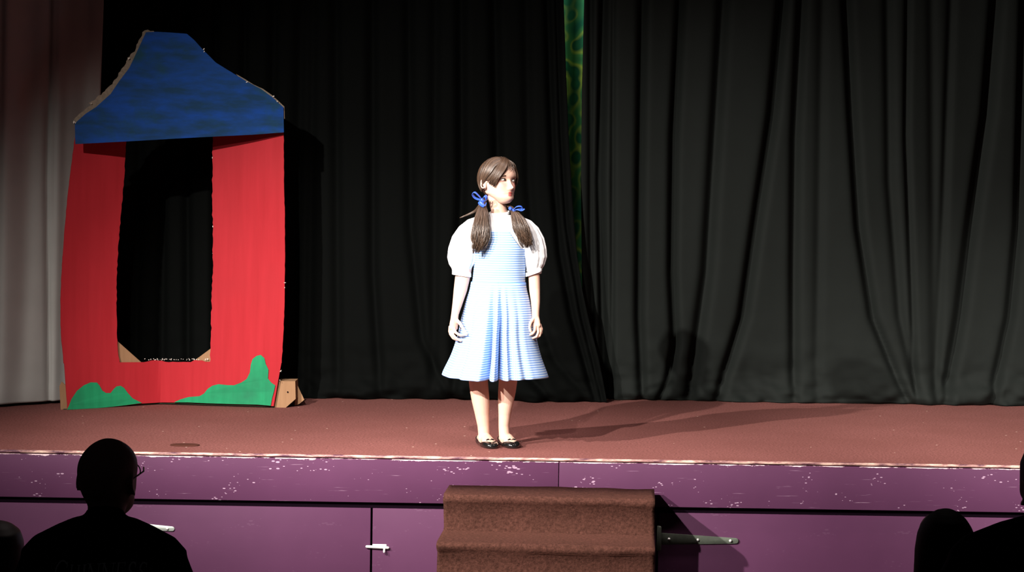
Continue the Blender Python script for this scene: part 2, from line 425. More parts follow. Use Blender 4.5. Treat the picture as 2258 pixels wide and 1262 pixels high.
rf = [([(0, 1303), (500, 1303), (890, 1310)], .05, .018), ([(0, 1332), (400, 1322), (890, 1335)], .09, .028), ([(0, 1352), (890, 1350)], .03, .015),
      ([(0, 1418), (400, 1412), (700, 1410), (890, 1418)], .07, .026), ([(0, 1502), (300, 1487), (600, 1483), (760, 1490), (840, 1475), (890, 1450)], .07, .026),
      ([(0, 1596), (300, 1578), (600, 1560), (890, 1520)], .06, .035), ([(0, 1727), (250, 1705), (500, 1668), (700, 1640), (890, 1580)], .07, .032),
      ([(0, 1770), (300, 1755), (600, 1752), (890, 1752)], .05, .03), ([(0, 1815), (890, 1800)], .02, .03),
      ([(0, 1868), (250, 1880), (500, 1895), (700, 1925), (850, 1985), (890, 2010)], .06, .028), ([(0, 1958), (400, 1962), (700, 1985), (890, 2030)], .035, .03),
      ([(0, 2002), (300, 1998), (890, 2020)], .03, .02), ([(0, 2055), (500, 2060), (890, 2060)], .02, .03), ([(0, 2100), (400, 2085), (890, 2065)], .025, .025),
      ([(0, 2200), (250, 2180), (500, 2145), (700, 2120), (890, 2085)], .07, .035), ([(0, 2262), (500, 2248), (700, 2230), (890, 2190)], .06, .03)]
folds = [(pl(a, YR), d, w) for a, d, w in rf]
rr = random.Random(4)
for k in range(12):
    x = P(2300, 500, YR).x + .16 * k; folds.append(([(ZS, x), (ZT, x + rr.uniform(-.05, .05))], rr.uniform(.03, .07), rr.uniform(.02, .04)))
m = curtain('c', None, lambda z: curve(re_, z), lambda z: 4.9, YR, Z0, ZT, folds, nu=560, rnd=2.3, broad=.035, label='')
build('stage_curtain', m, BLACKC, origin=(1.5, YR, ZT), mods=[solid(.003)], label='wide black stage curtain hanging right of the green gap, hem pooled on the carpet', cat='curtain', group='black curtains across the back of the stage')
le = pl([(0, 1243), (150, 1248), (300, 1254), (450, 1263), (560, 1272), (640, 1284), (720, 1302), (790, 1320), (850, 1332), (890, 1339)], YL)
lf = [([(0, 1208), (200, 1214), (400, 1222), (560, 1236), (700, 1262), (800, 1290), (890, 1315)], .06, .022), ([(0, 1228), (300, 1237), (500, 1250), (700, 1283), (890, 1330)], .05, .014),
      ([(0, 1160), (400, 1165), (700, 1190), (800, 1225), (870, 1290)], .03, .03), ([(0, 1090), (500, 1100), (700, 1112), (800, 1140), (880, 1210)], .06, .03), ([(0, 1016), (400, 1018), (890, 1000)], .06, .03),
      ([(0, 960), (890, 955)], .03, .03), ([(0, 900), (500, 905), (750, 930), (880, 990)], .04, .03), ([(0, 820), (600, 822), (890, 840)], .045, .03), ([(0, 740), (890, 745)], .035, .03), ([(0, 690), (890, 680)], .03, .03)]
folds = [(pl(a, YL), d, w) for a, d, w in lf]
for k in range(22):
    x = P(650, 500, YL).x - .15 * k; folds.append(([(ZS, x), (ZT, x + rr.uniform(-.04, .04))], rr.uniform(.02, .06), rr.uniform(.02, .04)))
m = curtain('c', None, lambda z: -4.9, lambda z: curve(le, z), YL, Z0, ZT, folds, nu=620, rnd=7.1, broad=.03)
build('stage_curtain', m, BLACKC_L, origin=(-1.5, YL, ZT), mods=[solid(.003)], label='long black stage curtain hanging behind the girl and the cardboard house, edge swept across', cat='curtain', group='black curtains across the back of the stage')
# pale side curtain, angled, hem just off the carpet
def wx(py): return P(curve([(0, 240), (190, 234), (900, 226)], py), py, 1.88).x
wr = sorted((P(240, py, 1.88).z, wx(py)) for py in (0, 190, 500, 900))
def wy(x): return curve([(-4.9, -1.0), (-2.72, 0.0), (-2.38, .32), (-2.1, .56)], x)
wf = [(pl([(0, 118), (400, 112), (890, 116)], 1.62), .030, .012), (pl([(0, 140), (890, 128)], 1.62), -.02, .02), (pl([(0, 68), (600, 60), (890, 50)], 1.5), .035, .05), (pl([(0, 5), (890, -5)], 1.4), .05, .03),
      (pl([(0, 200), (400, 190), (890, 180)], 1.8), .015, .03)]
for k in range(10): wf.append(([(ZS, -2.85 - .2 * k), (ZT, -2.8 - .2 * k)], .06, .04))
m = curtain('c', None, lambda z: -4.8, lambda z: curve(wr, z), 1.31, ZS + .016, ZT, wf, nu=300, nv=60, rnd=11.0, broad=.02, pool=.12, hemwave=.01, yfun=wy)
build('side_curtain', m, WHITEC, origin=(-3.3, 1.35, ZT), mods=[solid(.003)], label='pale grey-white side curtain hanging at the left of the stage beside the cardboard house', cat='curtain')
# rails (above the picture) that carry the curtains
m = MB(); m.tube([(-4.95, YL, ZT + .01), (.6, YL, ZT + .01)], .02); m.tube([(.2, YR, ZT + .01), (4.95, YR, ZT + .01)], .02)
m.tube([(-4.85, .35, ZT + .01), (-2.72, 1.31, ZT + .01), (-2.0, 1.95, ZT + .01)], .02)
build('trim_5', m, plain('rail_metal', (.1, .1, .1), .4, .5), origin=(0, YR, ZT), kind='structure')
m = MB(); nb = 60
m.loft([[Vector((-.4 + 1.9 * i / nb, 3.1 + .03 * math.sin(i * .9 + z * .2), z)) for i in range(nb + 1)] for z in np.linspace(ZS + .005, ZT, 30)], False, False, closed=False)
build('painted_backcloth', m, BACKDROP, origin=(.5, 3.1, ZT), mods=[solid(.004)], label='green leafy painted backcloth showing through the gap between the black curtains', cat='backcloth')

# ------------------------------------------------------------------ cardboard house
HX = [(130, 1.25), (353, 1.585), (630, 1.50)]
def hy(px): return curve(HX, px)
def hp(px, py, off=0.0): return P(px, py, hy(px) + off + .010 * noise.noise(Vector((px * .01, py * .006, 4))))
house = empty('cardboard_house', (P(380, 880, 1.5).x, 1.5, ZS), 'tall red cardboard house front with blue roof, open middle and green bushes', 'stage prop')
rr = random.Random(9)
LO = [(300, 166), (318, 163), (380, 155), (440, 148), (510, 142), (590, 136), (660, 133), (740, 134), (800, 140), (850, 144), (905, 150)]
LI = [(300, 278), (316, 277), (400, 272), (470, 266), (540, 260), (610, 256), (680, 256), (752, 257), (800, 262)]
RI = [(285, 471), (350, 469), (450, 469), (520, 470), (600, 470), (680, 467), (740, 466), (797, 464)]
RO = [(275, 626), (400, 627), (500, 629), (600, 629), (700, 627), (780, 623), (840, 618), (895, 605)]
BOT = [(144, 904.5), (200, 903), (260, 896), (314, 890), (355, 887.5), (416, 888), (457, 890), (520, 892), (567, 893), (605, 896)]
TOPB = [(140, 800), (262, 800), (310, 799), (330, 795), (360, 792), (400, 795), (430, 790), (464, 797), (630, 797)]
def jit(a=1.2): return rr.uniform(-a, a)
m = MB()
def column(m, L, R, y0, y1, ny, nx_, jl=.4, jr=.4, front=0.0):
    rows = []
    for j in range(ny + 1):
        py = lerp(y0, y1, j / ny); a, b = curve(L, py) + jit(jl), curve(R, py) + jit(jr)
        rows.append([hp(lerp(a, b, i / nx_), py, front) for i in range(nx_ + 1)])
    m.loft(rows, False, False, closed=False)
column(m, LO, LI, 300, 802, 60, 8, .4, .9, .0012)
column(m, RI, RO, 285, 800.5, 60, 10, 1.3, .5, .0012)
cols = []
for i in range(0, 61):
    u = i / 60; col = []
    for j in range(9):
        v = j / 8; pt = lerp(141, 621.5, u); pb = lerp(148, 604, u); px = lerp(pt, pb, v)
        if v < 1: px = min(max(px, curve(LO, lerp(800, 897, v))), 1e9)
        ty = 800 + (797 - 800) * u + (jit(2.6) - 2 if j == 0 and .37 < u < .64 else 0); by = curve(BOT, pb)
        col.append(hp(px, lerp(ty, by, v)))
    cols.append(col)
m.loft(cols, False, False, closed=False)
build('front_panel', m, RED, house, mods=[('SOLIDIFY', dict(thickness=.007, offset=-1))], smooth=False)
# bushes painted on cut-out card
GL = [(148, 903.5), (153, 893), (158, 880), (170, 862), (185, 850), (200, 843.5), (214, 844), (220, 851), (226, 862), (234, 867), (244, 867), (251, 858), (257, 852.5), (266, 851), (274, 856), (282, 867), (293, 879), (313, 889), (280, 893.5), (245, 897.5), (190, 903)]
GR = [(384, 887.5), (398, 881), (415, 876), (440, 874), (450, 868), (458, 858), (468, 851), (482, 847.5), (500, 849.5), (516, 850), (532, 844), (544, 836), (551, 822), (553, 805), (557, 792), (566, 785), (575, 783), (583, 790), (586, 803), (592, 815), (591, 835), (598, 844), (607, 850), (604, 864), (600, 878), (597, 895), (567, 892.5), (520, 891.5), (457, 889.5), (416, 887.6)]
for g in (GL, GR):
    m = MB(); m.prism([hp(x, y, -.012) for x, y in g], (0, -.003, 0)); build('bush_cutout', m, GREEN, house, smooth=False)
# roof: one flat sheet bridging the folded front
def ry(px): return curve([(160, 1.205), (628, 1.462)], px)
RF = [(165, 272), (190, 250), (212, 236), (244, 207), (262, 180), (285, 150), (300, 118), (322, 71), (345, 70), (380, 72), (412, 74.5), (428, 88), (445, 107), (460, 122), (476, 138), (500, 153), (541, 178), (575, 196), (600, 214), (625, 237), (626, 292), (560, 297), (480, 301), (400, 305), (300, 311), (166, 318)]
m = MB(); m.prism([P(x, y, ry(x)) for x, y in RF], (0, .007, 0)); build('roof_panel', m, BLUE, house, smooth=False)
m = MB(); top = [(160, 268), (170, 256), (185, 244), (198, 232), (196, 226), (208, 222), (222, 208), (238, 194), (250, 182), (262, 162), (276, 142), (282, 128), (296, 112), (306, 88), (318, 66), (345, 68)]
pts = []
for (x0, y0), (x1, y1) in zip(top, top[1:]):
    for k in range(4): pts.append((lerp(x0, x1, k / 4) + jit(1.6), lerp(y0, y1, k / 4) + jit(1.6)))
low = [(345, 76), (330, 100), (306, 150), (280, 200), (240, 240), (205, 262), (172, 285)]
m.prism([P(x, y, ry(x) + .009) for x, y in pts + low], (0, .005, 0)); build('torn_edge', m, TORN, house, smooth=False, label='ragged torn cardboard edge')
m = MB(); e2 = [(520, 163), (541, 175), (560, 187), (580, 196), (600, 210), (612, 221), (627, 235), (628, 262), (622, 262), (600, 226), (541, 186)]
m.prism([P(x, y, ry(x) + .009) for x, y in e2], (0, .005, 0)); build('torn_edge', m, TORN, house, smooth=False)
def wisps(pts, n, s, off=0.0, roof=False):
    m = MB()
    for k in range(n):
        x, y = rr.choice(pts); x += jit(1.2); y += jit(1.2)
        c = P(x, y, (ry(x) if roof else hy(x)) - .004 + off); a = rr.uniform(0, 6.3); L = rr.uniform(.5, 1) * s
        d = Vector((math.cos(a), rr.uniform(-.2, .2), math.sin(a))) * L; q = Vector((-d.z, 0, d.x)) * .35
        m.loft([[c - q, c + q, c + q + Vector((0, .002, 0)), c - q + Vector((0, .002, 0))], [c + d, c + d + q * .3, c + d + q * .3 + Vector((0, .002, 0)), c + d + Vector((0, .002, 0))]])
    return m
w1 = wisps([(x, 793) for x in range(318, 462, 5)], 60, .0065); w1.add(wisps([(470, 340), (469, 348), (469, 500), (470, 560), (469, 630), (466, 700), (466, 765)], 16, .008)); w1.add(wisps([(257, 600), (256, 620), (259, 530)], 6, .007))
w1.add(wisps([(629, 625), (628, 633), (619, 818), (618, 840)], 9, .006)); build('torn_paper', w1, PAPERW, house, smooth=False, kind='stuff')
w2 = wisps([(164, 270), (166, 272), (199, 229), (252, 183), (284, 130)], 12, .009, 0, True); w2.add(wisps([(452, 112), (449, 108), (545, 180), (602, 212), (612, 222)], 10, .010, 0, True)); build('torn_paper', w2, PAPERW, house, smooth=False, kind='stuff')
# corner braces, foot box and flaps behind
for pts, nm in (([(250, 742), (258, 752), (312, 800), (300, 812), (250, 812)], 'corner_brace'), ([(470, 764), (466, 768), (428, 796), (434, 806), (472, 806)], 'corner_brace'),
                ([(131, 852), (136, 842), (150, 855), (158, 905), (134, 906)], 'side_flap')):
    m = MB(); m.prism([hp(x, y, .016) for x, y in pts], (0, .006, 0)); build(nm, m, CARD, house, smooth=False)
bx0 = [(600, 841), (651, 841), (652, 880), (626, 903), (612, 902.5), (596, 897.5), (594, 860)]
m = MB(); m.prism([P(x, y, 1.535) for x, y in bx0], (.004, .10, .004)); fb = build('foot_box', m, CARD, house, smooth=False)
m = MB(); m.prism([P(x, y, 1.62) for x, y in [(651, 843), (656, 850), (671, 882), (660, 891), (650, 895)]], (-.02, .08, 0)); build('box_flap', m, CARD, fb, smooth=False)
m = MB(); m.tube([P(634.5, 865, 1.536), P(634.5, 865, 1.531)], .0045, 10); build('punched_hole', m, GAP, fb)
m = MB(); rows = []
for i in range(41):
    px = lerp(140, 604, i / 40); y0 = curve(BOT, px); q = FL(px, lerp(905.5, 900, i / 40)); 
    a = hp(px, y0 - 2, .010); rows.append([a, Vector((a.x, a.y - .004, lerp(a.z, ZS, .6))), Vector((a.x, a.y + .01, ZS + .002)), Vector((a.x, a.y + .12, ZS + .002))])
m.loft(rows, False, False, closed=False); build('base_flap', m, plain('dark_green_card', (.035, .05, .03), .8, .1), house, mods=[solid(.004)], smooth=False)

#PEOPLE
# ------------------------------------------------------------------ people
def head_mb(sx=1.0, sy=1.0, sz=1.0, nz=56, nt=72, lips=1.0):
    """head in its own frame: face towards -y, eyes at z = 0; metres for a child's head 0.2 high"""
    front = [(-.107, -.052), (-.103, -.067), (-.094, -.078), (-.082, -.083), (-.07, -.0795), (-.058, -.084), (-.045, -.086), (-.03, -.084), (-.012, -.080), (0, -.0805), (.014, -.087), (.03, -.088), (.05, -.083), (.07, -.068), (.088, -.043), (.097, -.02), (.1, -.004)]
    back = [(-.107, -.030), (-.103, -.020), (-.094, -.005), (-.082, .010), (-.07, .035), (-.058, .060), (-.045, .074), (-.03, .084), (-.012, .092), (0, .095), (.014, .096), (.03, .094), (.05, .086), (.07, .069), (.088, .042), (.097, .016), (.1, .004)]
    width = [(-.107, .012), (-.103, .022), (-.094, .032), (-.082, .043), (-.07, .050), (-.058, .056), (-.045, .060), (-.03, .064), (-.012, .068), (0, .070), (.014, .0715), (.03, .072), (.05, .068), (.07, .056), (.088, .036), (.097, .016), (.1, .004)]
    m = MB(); rings = []
    for j in range(nz + 1):
        t = j / nz; z = -.107 + .207 * (.5 - .5 * math.cos(math.pi * t))
        f, b, w = smooth_curve(front, z), smooth_curve(back, z), smooth_curve(width, z)
        yc = (f + b) / 2 if z < -.06 else lerp(0.004, (f + b) / 2, min(1, max(0, (z - .05) / .05)))
        ring = []
        for k in range(nt):
            a = 2 * math.pi * k / nt; c, s = math.cos(a), math.sin(a)
            x = w * math.copysign(abs(c) ** .94, c); y = yc + ((b - yc) * s ** .98 if s > 0 else -(yc - f) * (-s) ** .86)
            if s < .15:
                g = lambda cx, cz, wx, wz: math.exp(-((x - cx) / wx) ** 2 - ((z - cz) / wz) ** 2)
                fr = min(1, max(0, -s * 1.6 + .2))
                d = 0
                d -= .019 * math.exp(-(x / .0095) ** 2) * math.exp(-((z + .038) / .011) ** 2)          # tip of the nose
                d -= .010 * math.exp(-(x / .0075) ** 2) * math.exp(-((z + .020) / .017) ** 2)          # bridge
                d -= .007 * (g(.010, -.041, .006, .006) + g(-.010, -.041, .006, .006))               # nostril wings
                d += .0085 * (g(.029, -.001, .016, .010) + g(-.029, -.001, .016, .010))               # eye sockets
                d -= .004 * (g(.034, -.030, .018, .016) + g(-.034, -.030, .018, .016))                 # cheeks
                d -= .0065 * lips * (math.exp(-(x / .016) ** 2) * (math.exp(-((z + .0615) / .0038) ** 2) + 1.1 * math.exp(-((z + .0710) / .0045) ** 2)))
                d += .003 * lips * math.exp(-(x / .018) ** 2) * math.exp(-((z + .0660) / .0020) ** 2)
                d -= .003 * math.exp(-(x / .016) ** 2) * math.exp(-((z + .091) / .009) ** 2)
                y += d * fr
            ring.append(Vector((x * sx, y * sy, z * sz)))
        rings.append(ring)
    m.loft(rings)
    return m
def ear_mb(side, s=1.0):
    m = MB(); c = Vector((side * .069, .012, -.014)) * s
    rim = [c + Vector((side * (.004 + .010 * math.sin(a * .5 + .5)), .017 * math.sin(a), .026 * math.cos(a) * (1 if math.cos(a) > 0 else .85))) * s for a in [math.pi * (-.15 + 1.25 * k / 10) for k in range(11)]]
    m.tube(rim, .0035 * s, 8)
    m.tube([c + Vector((side * .001, -.004, .02)) * s, c + Vector((side * .006, .004, 0)) * s, c + Vector((side * .003, -.002, -.02)) * s], [(.004 * s, .012 * s), (.004 * s, .014 * s), (.004 * s, .007 * s)], 10, ref=(1, 0, 0))
    return m
def frame(loc, yaw, pitch, rollz=0):
    return Matrix.Translation(loc) @ Matrix.Rotation(math.radians(yaw), 4, 'Z') @ Matrix.Rotation(math.radians(pitch), 4, 'X') @ Matrix.Rotation(math.radians(rollz), 4, 'Y')

GY = 0.03
def G(px, py, dy=0.0): return P(px, py, GY + dy)
ORG = Vector((G(1097, 980).x, GY, ZS))
SKIN = NT('child_skin'); t = SKIN
HEADL = G(1100, 400, .0); HM = frame(HEADL, 39, -5, 3)       # pitch < 0 lifts the chin (rotation about x, face at -y)
co = t.coord()
def lipmask(t, M_):
    # lips and cheeks are coloured by their own place on the face (object space)
    def blob(cl, r, soft):
        c = (M_ @ Vector(cl)) - ORG
        v = t.node('ShaderNodeVectorMath', operation='DISTANCE'); t.link(t.node('ShaderNodeTexCoord').outputs['Object'], v.inputs[0]); v.inputs[1].default_value = c
        mr = t.node('ShaderNodeMapRange', i={1: r, 2: r + soft, 3: 1.0, 4: 0.0}); t.link(v.outputs['Value'], mr.inputs[0]); return mr.outputs[0]
    return blob
blob = lipmask(t, HM)
base = t.mix(t.noise(co, 18, 3), (.66, .40, .31), (.72, .46, .36))
lip = None
for x in (-.012, -.006, 0, .006, .012):
    for z in (-.0620, -.0705):
        r = (.0052 if abs(x) < .01 else .0032) + (.0016 if z < -.065 else 0)
        b = blob((x, -.0915 + abs(x) * .25, z), r, .003); lip = b if lip is None else t.math('MAXIMUM', lip, b)
base = t.mix(t.math('MULTIPLY', lip, .95), base, (.50, .075, .075))
for sx_ in (-1, 1):
    base = t.mix(t.math('MULTIPLY', blob((sx_ * .036, -.074, -.024), .006, .024), .8), base, (.60, .19, .17))
t.b.inputs['Subsurface Weight'].default_value = .12; t.b.inputs['Subsurface Radius'].default_value = (.02, .008, .005); t.b.inputs['Subsurface Scale'].default_value = .5
SKINM = t.done(base, .5, .35)

body = MB()
h = head_mb(); h.xform(HM); body.add(h)
for s in (-1, 1): e = ear_mb(s); e.xform(HM); body.add(e)
def ell(c, a, b, n=28, rotz=0.0):
    c = Vector(c); return [c + Vector((a * math.cos(t_) * math.cos(rotz) - b * math.sin(t_) * math.sin(rotz), a * math.cos(t_) * math.sin(rotz) + b * math.sin(t_) * math.cos(rotz), 0)) for t_ in [2 * math.pi * k / n for k in range(n)]]
# neck
body.tube([HM @ Vector((0, .022, -.03)), HM @ Vector((0, .018, -.085)), G(1101, 468, .01), G(1101, 500, .015)], [.045, .037, .037, .05], 20)
# torso (under the clothes)
def gz(py): return G(1100, py).z
def gx(px): return G(px, 600).x
TOR = [(487, 1101, .080, .050), (497, 1101, .105, .062), (515, 1102, .110, .074), (545, 1103, .104, .082), (580, 1104, .100, .080), (615, 1104, .096, .076), (640, 1103, .100, .080), (680, 1101, .118, .092), (715, 1100, .12, .095), (735, 1100, .11, .09)]
body.loft([ell((gx(px), GY, gz(py)), a, b) for py, px, a, b in reversed(TOR)])
# arms
LA = [(1050, 500, 0.0, .038), (1036, 540, .005, .035), (1025, 585, .0, .036), (1020, 612, -.005, .035), (1015, 640, -.028, .031), (1009, 668, -.058, .0235), (1003.5, 692, -.078, .0175), (1002, 702, -.083, .0175)]
RA = [(1152, 500, 0.0, .036), (1166, 540, .005, .031), (1175, 585, .0, .027), (1178, 612, -.004, .027), (1179, 640, -.012, .0255), (1181, 668, -.034, .021), (1181, 688, -.048, .0175), (1181, 699, -.052, .0175)]
for A in (LA, RA): body.tube([G(x, y, d) for x, y, d, r in A], [r for *_, r in A], 20)
# hands: palm, four bent fingers, thumb
def digit(pts, r0, r1):
    n = len(pts); body.tube([G(p[0], p[1], p[2] - (.038 if p[0] < 1100 else .020)) for p in pts], [lerp(r0, r1, k / (n - 1)) for k in range(n)], 10)
body.tube([G(1002, 700, -.083), G(1001, 712, -.085), G(1000, 724, -.086)], [(.017, .014), (.021, .0135), (.0225, .0125)], 16, ref=(.85, .5, 0))
digit([(1007, 706, -.052), (1016, 716, -.062), (1022, 727, -.070), (1029, 737, -.074)], .0088, .0062)       # thumb
digit([(1000, 723, -.056), (1005, 734, -.068), (1014, 739.5, -.074), (1024, 739, -.076)], .0078, .0056)      # index
digit([(996, 725, -.048), (998, 738, -.058), (1006, 747, -.064), (1016, 752, -.066)], .0080, .0058)
digit([(993, 724, -.038), (993, 737, -.046), (999, 746, -.052), (1009, 751, -.052)], .0078, .0055)
digit([(992, 721, -.028), (991, 732, -.034), (995, 740, -.038), (1003, 745, -.040)], .0068, .0050)
body.tube([G(1181, 697, -.053), G(1182, 708, -.056), G(1183, 719, -.058)], [(.016, .0135), (.020, .013), (.0215, .012)], 16, ref=(.85, -.45, 0))
digit([(1176, 703, -.044), (1170, 712, -.054), (1167.5, 722, -.060), (1170, 731, -.064)], .0085, .0060)
digit([(1180, 719, -.048), (1179, 730, -.058), (1175, 736, -.064), (1169.5, 738.5, -.066)], .0076, .0055)
digit([(1185, 720, -.042), (1187, 733, -.050), (1183, 743, -.056), (1175, 746, -.058)], .0078, .0056)
digit([(1189, 719, -.034), (1192, 731, -.040), (1190, 741, -.046), (1183, 745, -.047)], .0076, .0054)
digit([(1191, 716, -.026), (1194.5, 726, -.031), (1194, 735, -.034), (1189, 740, -.036)], .0066, .0049)
# legs and feet
def leg(rows, foot):
    body.tube([G(x, y, d) for x, y, d, r in rows], [r for *_, r in rows], 22)
    body.tube(foot[0], foot[1], 18, ref=(0, 0, 1))
fyl = (Vector((G(1060, 985, .03).x, .10, ZS)), Vector((G(1087, 985, -.03).x, -.075, ZS)))
fyr = (Vector((G(1108, 985, .03).x, .10, ZS)), Vector((G(1134, 985, -.03).x, -.055, ZS)))
def footpts(a, b):
    d = b - a; z = Vector((0, 0, 1))
    return ([a + d * .06 + z * .030, a + d * .25 + z * .036, a + d * .45 + z * .034, a + d * .68 + z * .024, a + d * .9 + z * .017], [(.022, .024), (.026, .025), (.026, .028), (.018, .033), (.012, .026)])
leg([(1072, 715, .0, .066), (1062, 770, -.005, .058), (1055, 820, -.008, .046), (1055, 842, -.006, .0450), (1057, 862, .0, .0440), (1060, 885, .008, .0415), (1063, 915, .012, .0330), (1066, 940, .012, .0280), (1067, 957, .01, .0270), (1067, 968, .005, .029)], footpts(*fyl))
leg([(1132, 715, .0, .066), (1128, 770, -.005, .058), (1122, 820, -.008, .046), (1120, 842, -.006, .0430), (1118, 862, .0, .0415), (1115.5, 885, .008, .0370), (1112.5, 915, .012, .0285), (1111, 940, .012, .0250), (1112, 957, .01, .0260), (1114, 968, .005, .028)], footpts(*fyr))
girl = build('person', body, SKINM, origin=ORG, mods=remesh(.0024, 4), label='girl in blue and white striped pinafore dress with brown bunches, standing on stage', cat='person')
print('girl verts', len(girl.data.vertices))
# eyes: small children of the face
EYEW = plain('eye_white', (.50, .46, .43), .25, .5, .02); IRIS = plain('dark_iris', (.03, .018, .012), .2, .5); LASH = plain('dark_lash', (.022, .012, .008), .7, .2)
gaze = (Matrix.Rotation(math.radians(6), 3, 'Z'))
for s in (-1, 1):
    c = Vector((s * .0295, -.0655, -.001)); m = MB(); R_ = .0125
    m.loft([[c + Vector((R_ * math.sin(b) * math.cos(a), -R_ * math.cos(b), R_ * .55 * math.sin(b) * math.sin(a))) for a in [2 * math.pi * k / 20 for k in range(20)]] for b in [.02, .3, .6, .9, 1.2, 1.5]])
    m.xform(HM); ey = build('eye', m, EYEW, girl)
    m = MB(); dirv = Vector((.22, -1, .10)).normalized(); ctr = c + Vector((.0032, -.0122, .0008))
    m.loft([[ctr + Vector((r * math.cos(a), dd, r * math.sin(a))) for a in [2 * math.pi * k / 16 for k in range(16)]] for r, dd in ((.0056, .002), (.0056, -.0006), (.002, -.0012))]); m.xform(HM); build('iris', m, IRIS, ey)
    m = MB(); m.tube([c + Vector((s * u * .0145, -.0125 + .009 * u * u, .0062 - .0052 * u * u)) for u in (-1, -.6, -.2, .2, .6, 1.0)], [.0006, .0012, .0014, .0014, .0013, .0007], 6); m.xform(HM); build('eyelash', m, LASH, girl)
    m = MB(); m.tube([c + Vector((s * u * .017, -.019 + .011 * u * u, .0185 - .004 * u * u)) for u in (-1, -.5, 0, .5, 1.0)], [(.0008, .001), (.0012, .0022), (.0012, .0024), (.001, .002), (.0006, .001)], 6); m.xform(HM); build('eyebrow', m, plain('brown_brow', (.09, .05, .03), .8), girl)

# --- clothes
BLOUSE = cloth('white_blouse_cloth', (.80, .79, .80), .85, weave=900)
bl = MB()
bl.loft([ell((gx(px), GY, gz(py)), a, b, 40) for py, px, a, b in [(640, 1103, .107, .086), (615, 1104, .105, .085), (580, 1104, .109, .089), (545, 1103, .113, .090), (515, 1102, .121, .083), (499, 1101, .114, .070), (488, 1101, .086, .058), (481, 1101, .062, .052), (474, 1101, .052, .049)]])
def sleeve(rows, n=56, ph=0.0, ga=.07):
    rings = []
    for i, (px, py, dy, r) in enumerate(rows):
        c = G(px, py, dy); a0 = rows[max(i - 1, 0)]; a1 = rows[min(i + 1, len(rows) - 1)]
        t_ = (G(a1[0], a1[1], a1[2]) - G(a0[0], a0[1], a0[2])).normalized(); u = Vector((0, 1, 0)) - t_ * t_.y; u.normalize(); v = t_.cross(u)
        k_ = ga * (1 if 0 < i < len(rows) - 2 else .3)
        rings.append([c + (u * math.cos(a) * .92 + v * math.sin(a)) * r * (1 + k_ * math.sin(11 * a + ph) * .6 + k_ * .5 * math.sin(17 * a + ph * 2)) for a in [2 * math.pi * k / n for k in range(n)]])
    return rings
bl.loft(sleeve([(1058, 492, 0, .034), (1046, 500, 0, .044), (1034, 514, 0, .054), (1025, 532, 0, .062), (1020, 552, -.002, .066), (1018, 570, -.003, .066), (1018, 583, -.004, .058), (1018, 592, -.004, .046), (1018, 598, -.004, .043), (1018, 605, -.005, .043)]))
bl.loft(sleeve([(1146, 492, 0, .032), (1157, 500, 0, .040), (1167, 514, 0, .049), (1174, 532, 0, .055), (1178, 552, -.002, .0565), (1180, 568, -.003, .054), (1179, 582, -.004, .046), (1178, 590, -.004, .038), (1178, 595, -.004, .0355), (1177, 602, -.005, .036)], ph=1.0))
blo = build('blouse', bl, BLOUSE, girl, mods=remesh(.0032, 2))
m = MB()  # collar band and cuff bands
def band(cpx, cpy, dy, a, b, hh, th=.0035, tilt=(0, 0), n=36):
    c = G(cpx, cpy, dy); rr_ = []
    for k, (s, zz) in enumerate(((1, -hh), (1.0, hh), (1 - th / a, hh), (1 - th / a, -hh))):
        rr_.append([c + Vector((a * s * math.cos(q), b * s * math.sin(q), zz + tilt[0] * math.cos(q) + tilt[1] * math.sin(q))) for q in [2 * math.pi * i / n for i in range(n)]])
    mm = MB(); mm.loft(rr_ + [rr_[0]], False, False); return mm
m.add(band(1101, 470.5, .006, .0475, .0455, .007, tilt=(.004, .006))); build('collar_band', m, BLOUSE, blo)
for c in ((1018, 604, -.005, .0445, .043, .009, .004, (-.006, 0)), (1177, 600, -.005, .0385, .038, .009, .004, (.014, 0))):
    m = MB(); m.add(band(*c)); build('cuff_band', m, BLOUSE, blo)
# gingham
def gingham(name, uvk=True):
    t = NT(name); uv = t.node('ShaderNodeTexCoord').outputs['UV']; x = t.xyz(uv)
    fy = t.math('FRACT', t.math('MULTIPLY', x[1], 1 / .0108)); fx_ = t.math('FRACT', t.math('MULTIPLY', x[0], 1 / .0054))
    sy = t.math('LESS_THAN', fy, .46); sx_ = t.math('LESS_THAN', fx_, .5)
    k = t.math('ADD', t.math('MULTIPLY', sy, .55), t.math('MULTIPLY', sx_, .12))
    col = t.ramp(k, [(0, (.61, .74, .89)), (.12, (.52, .66, .86)), (.55, (.21, .38, .77)), (.67, (.15, .30, .71))])
    return t.done(col, .85, .15)
GING = gingham('blue_gingham')
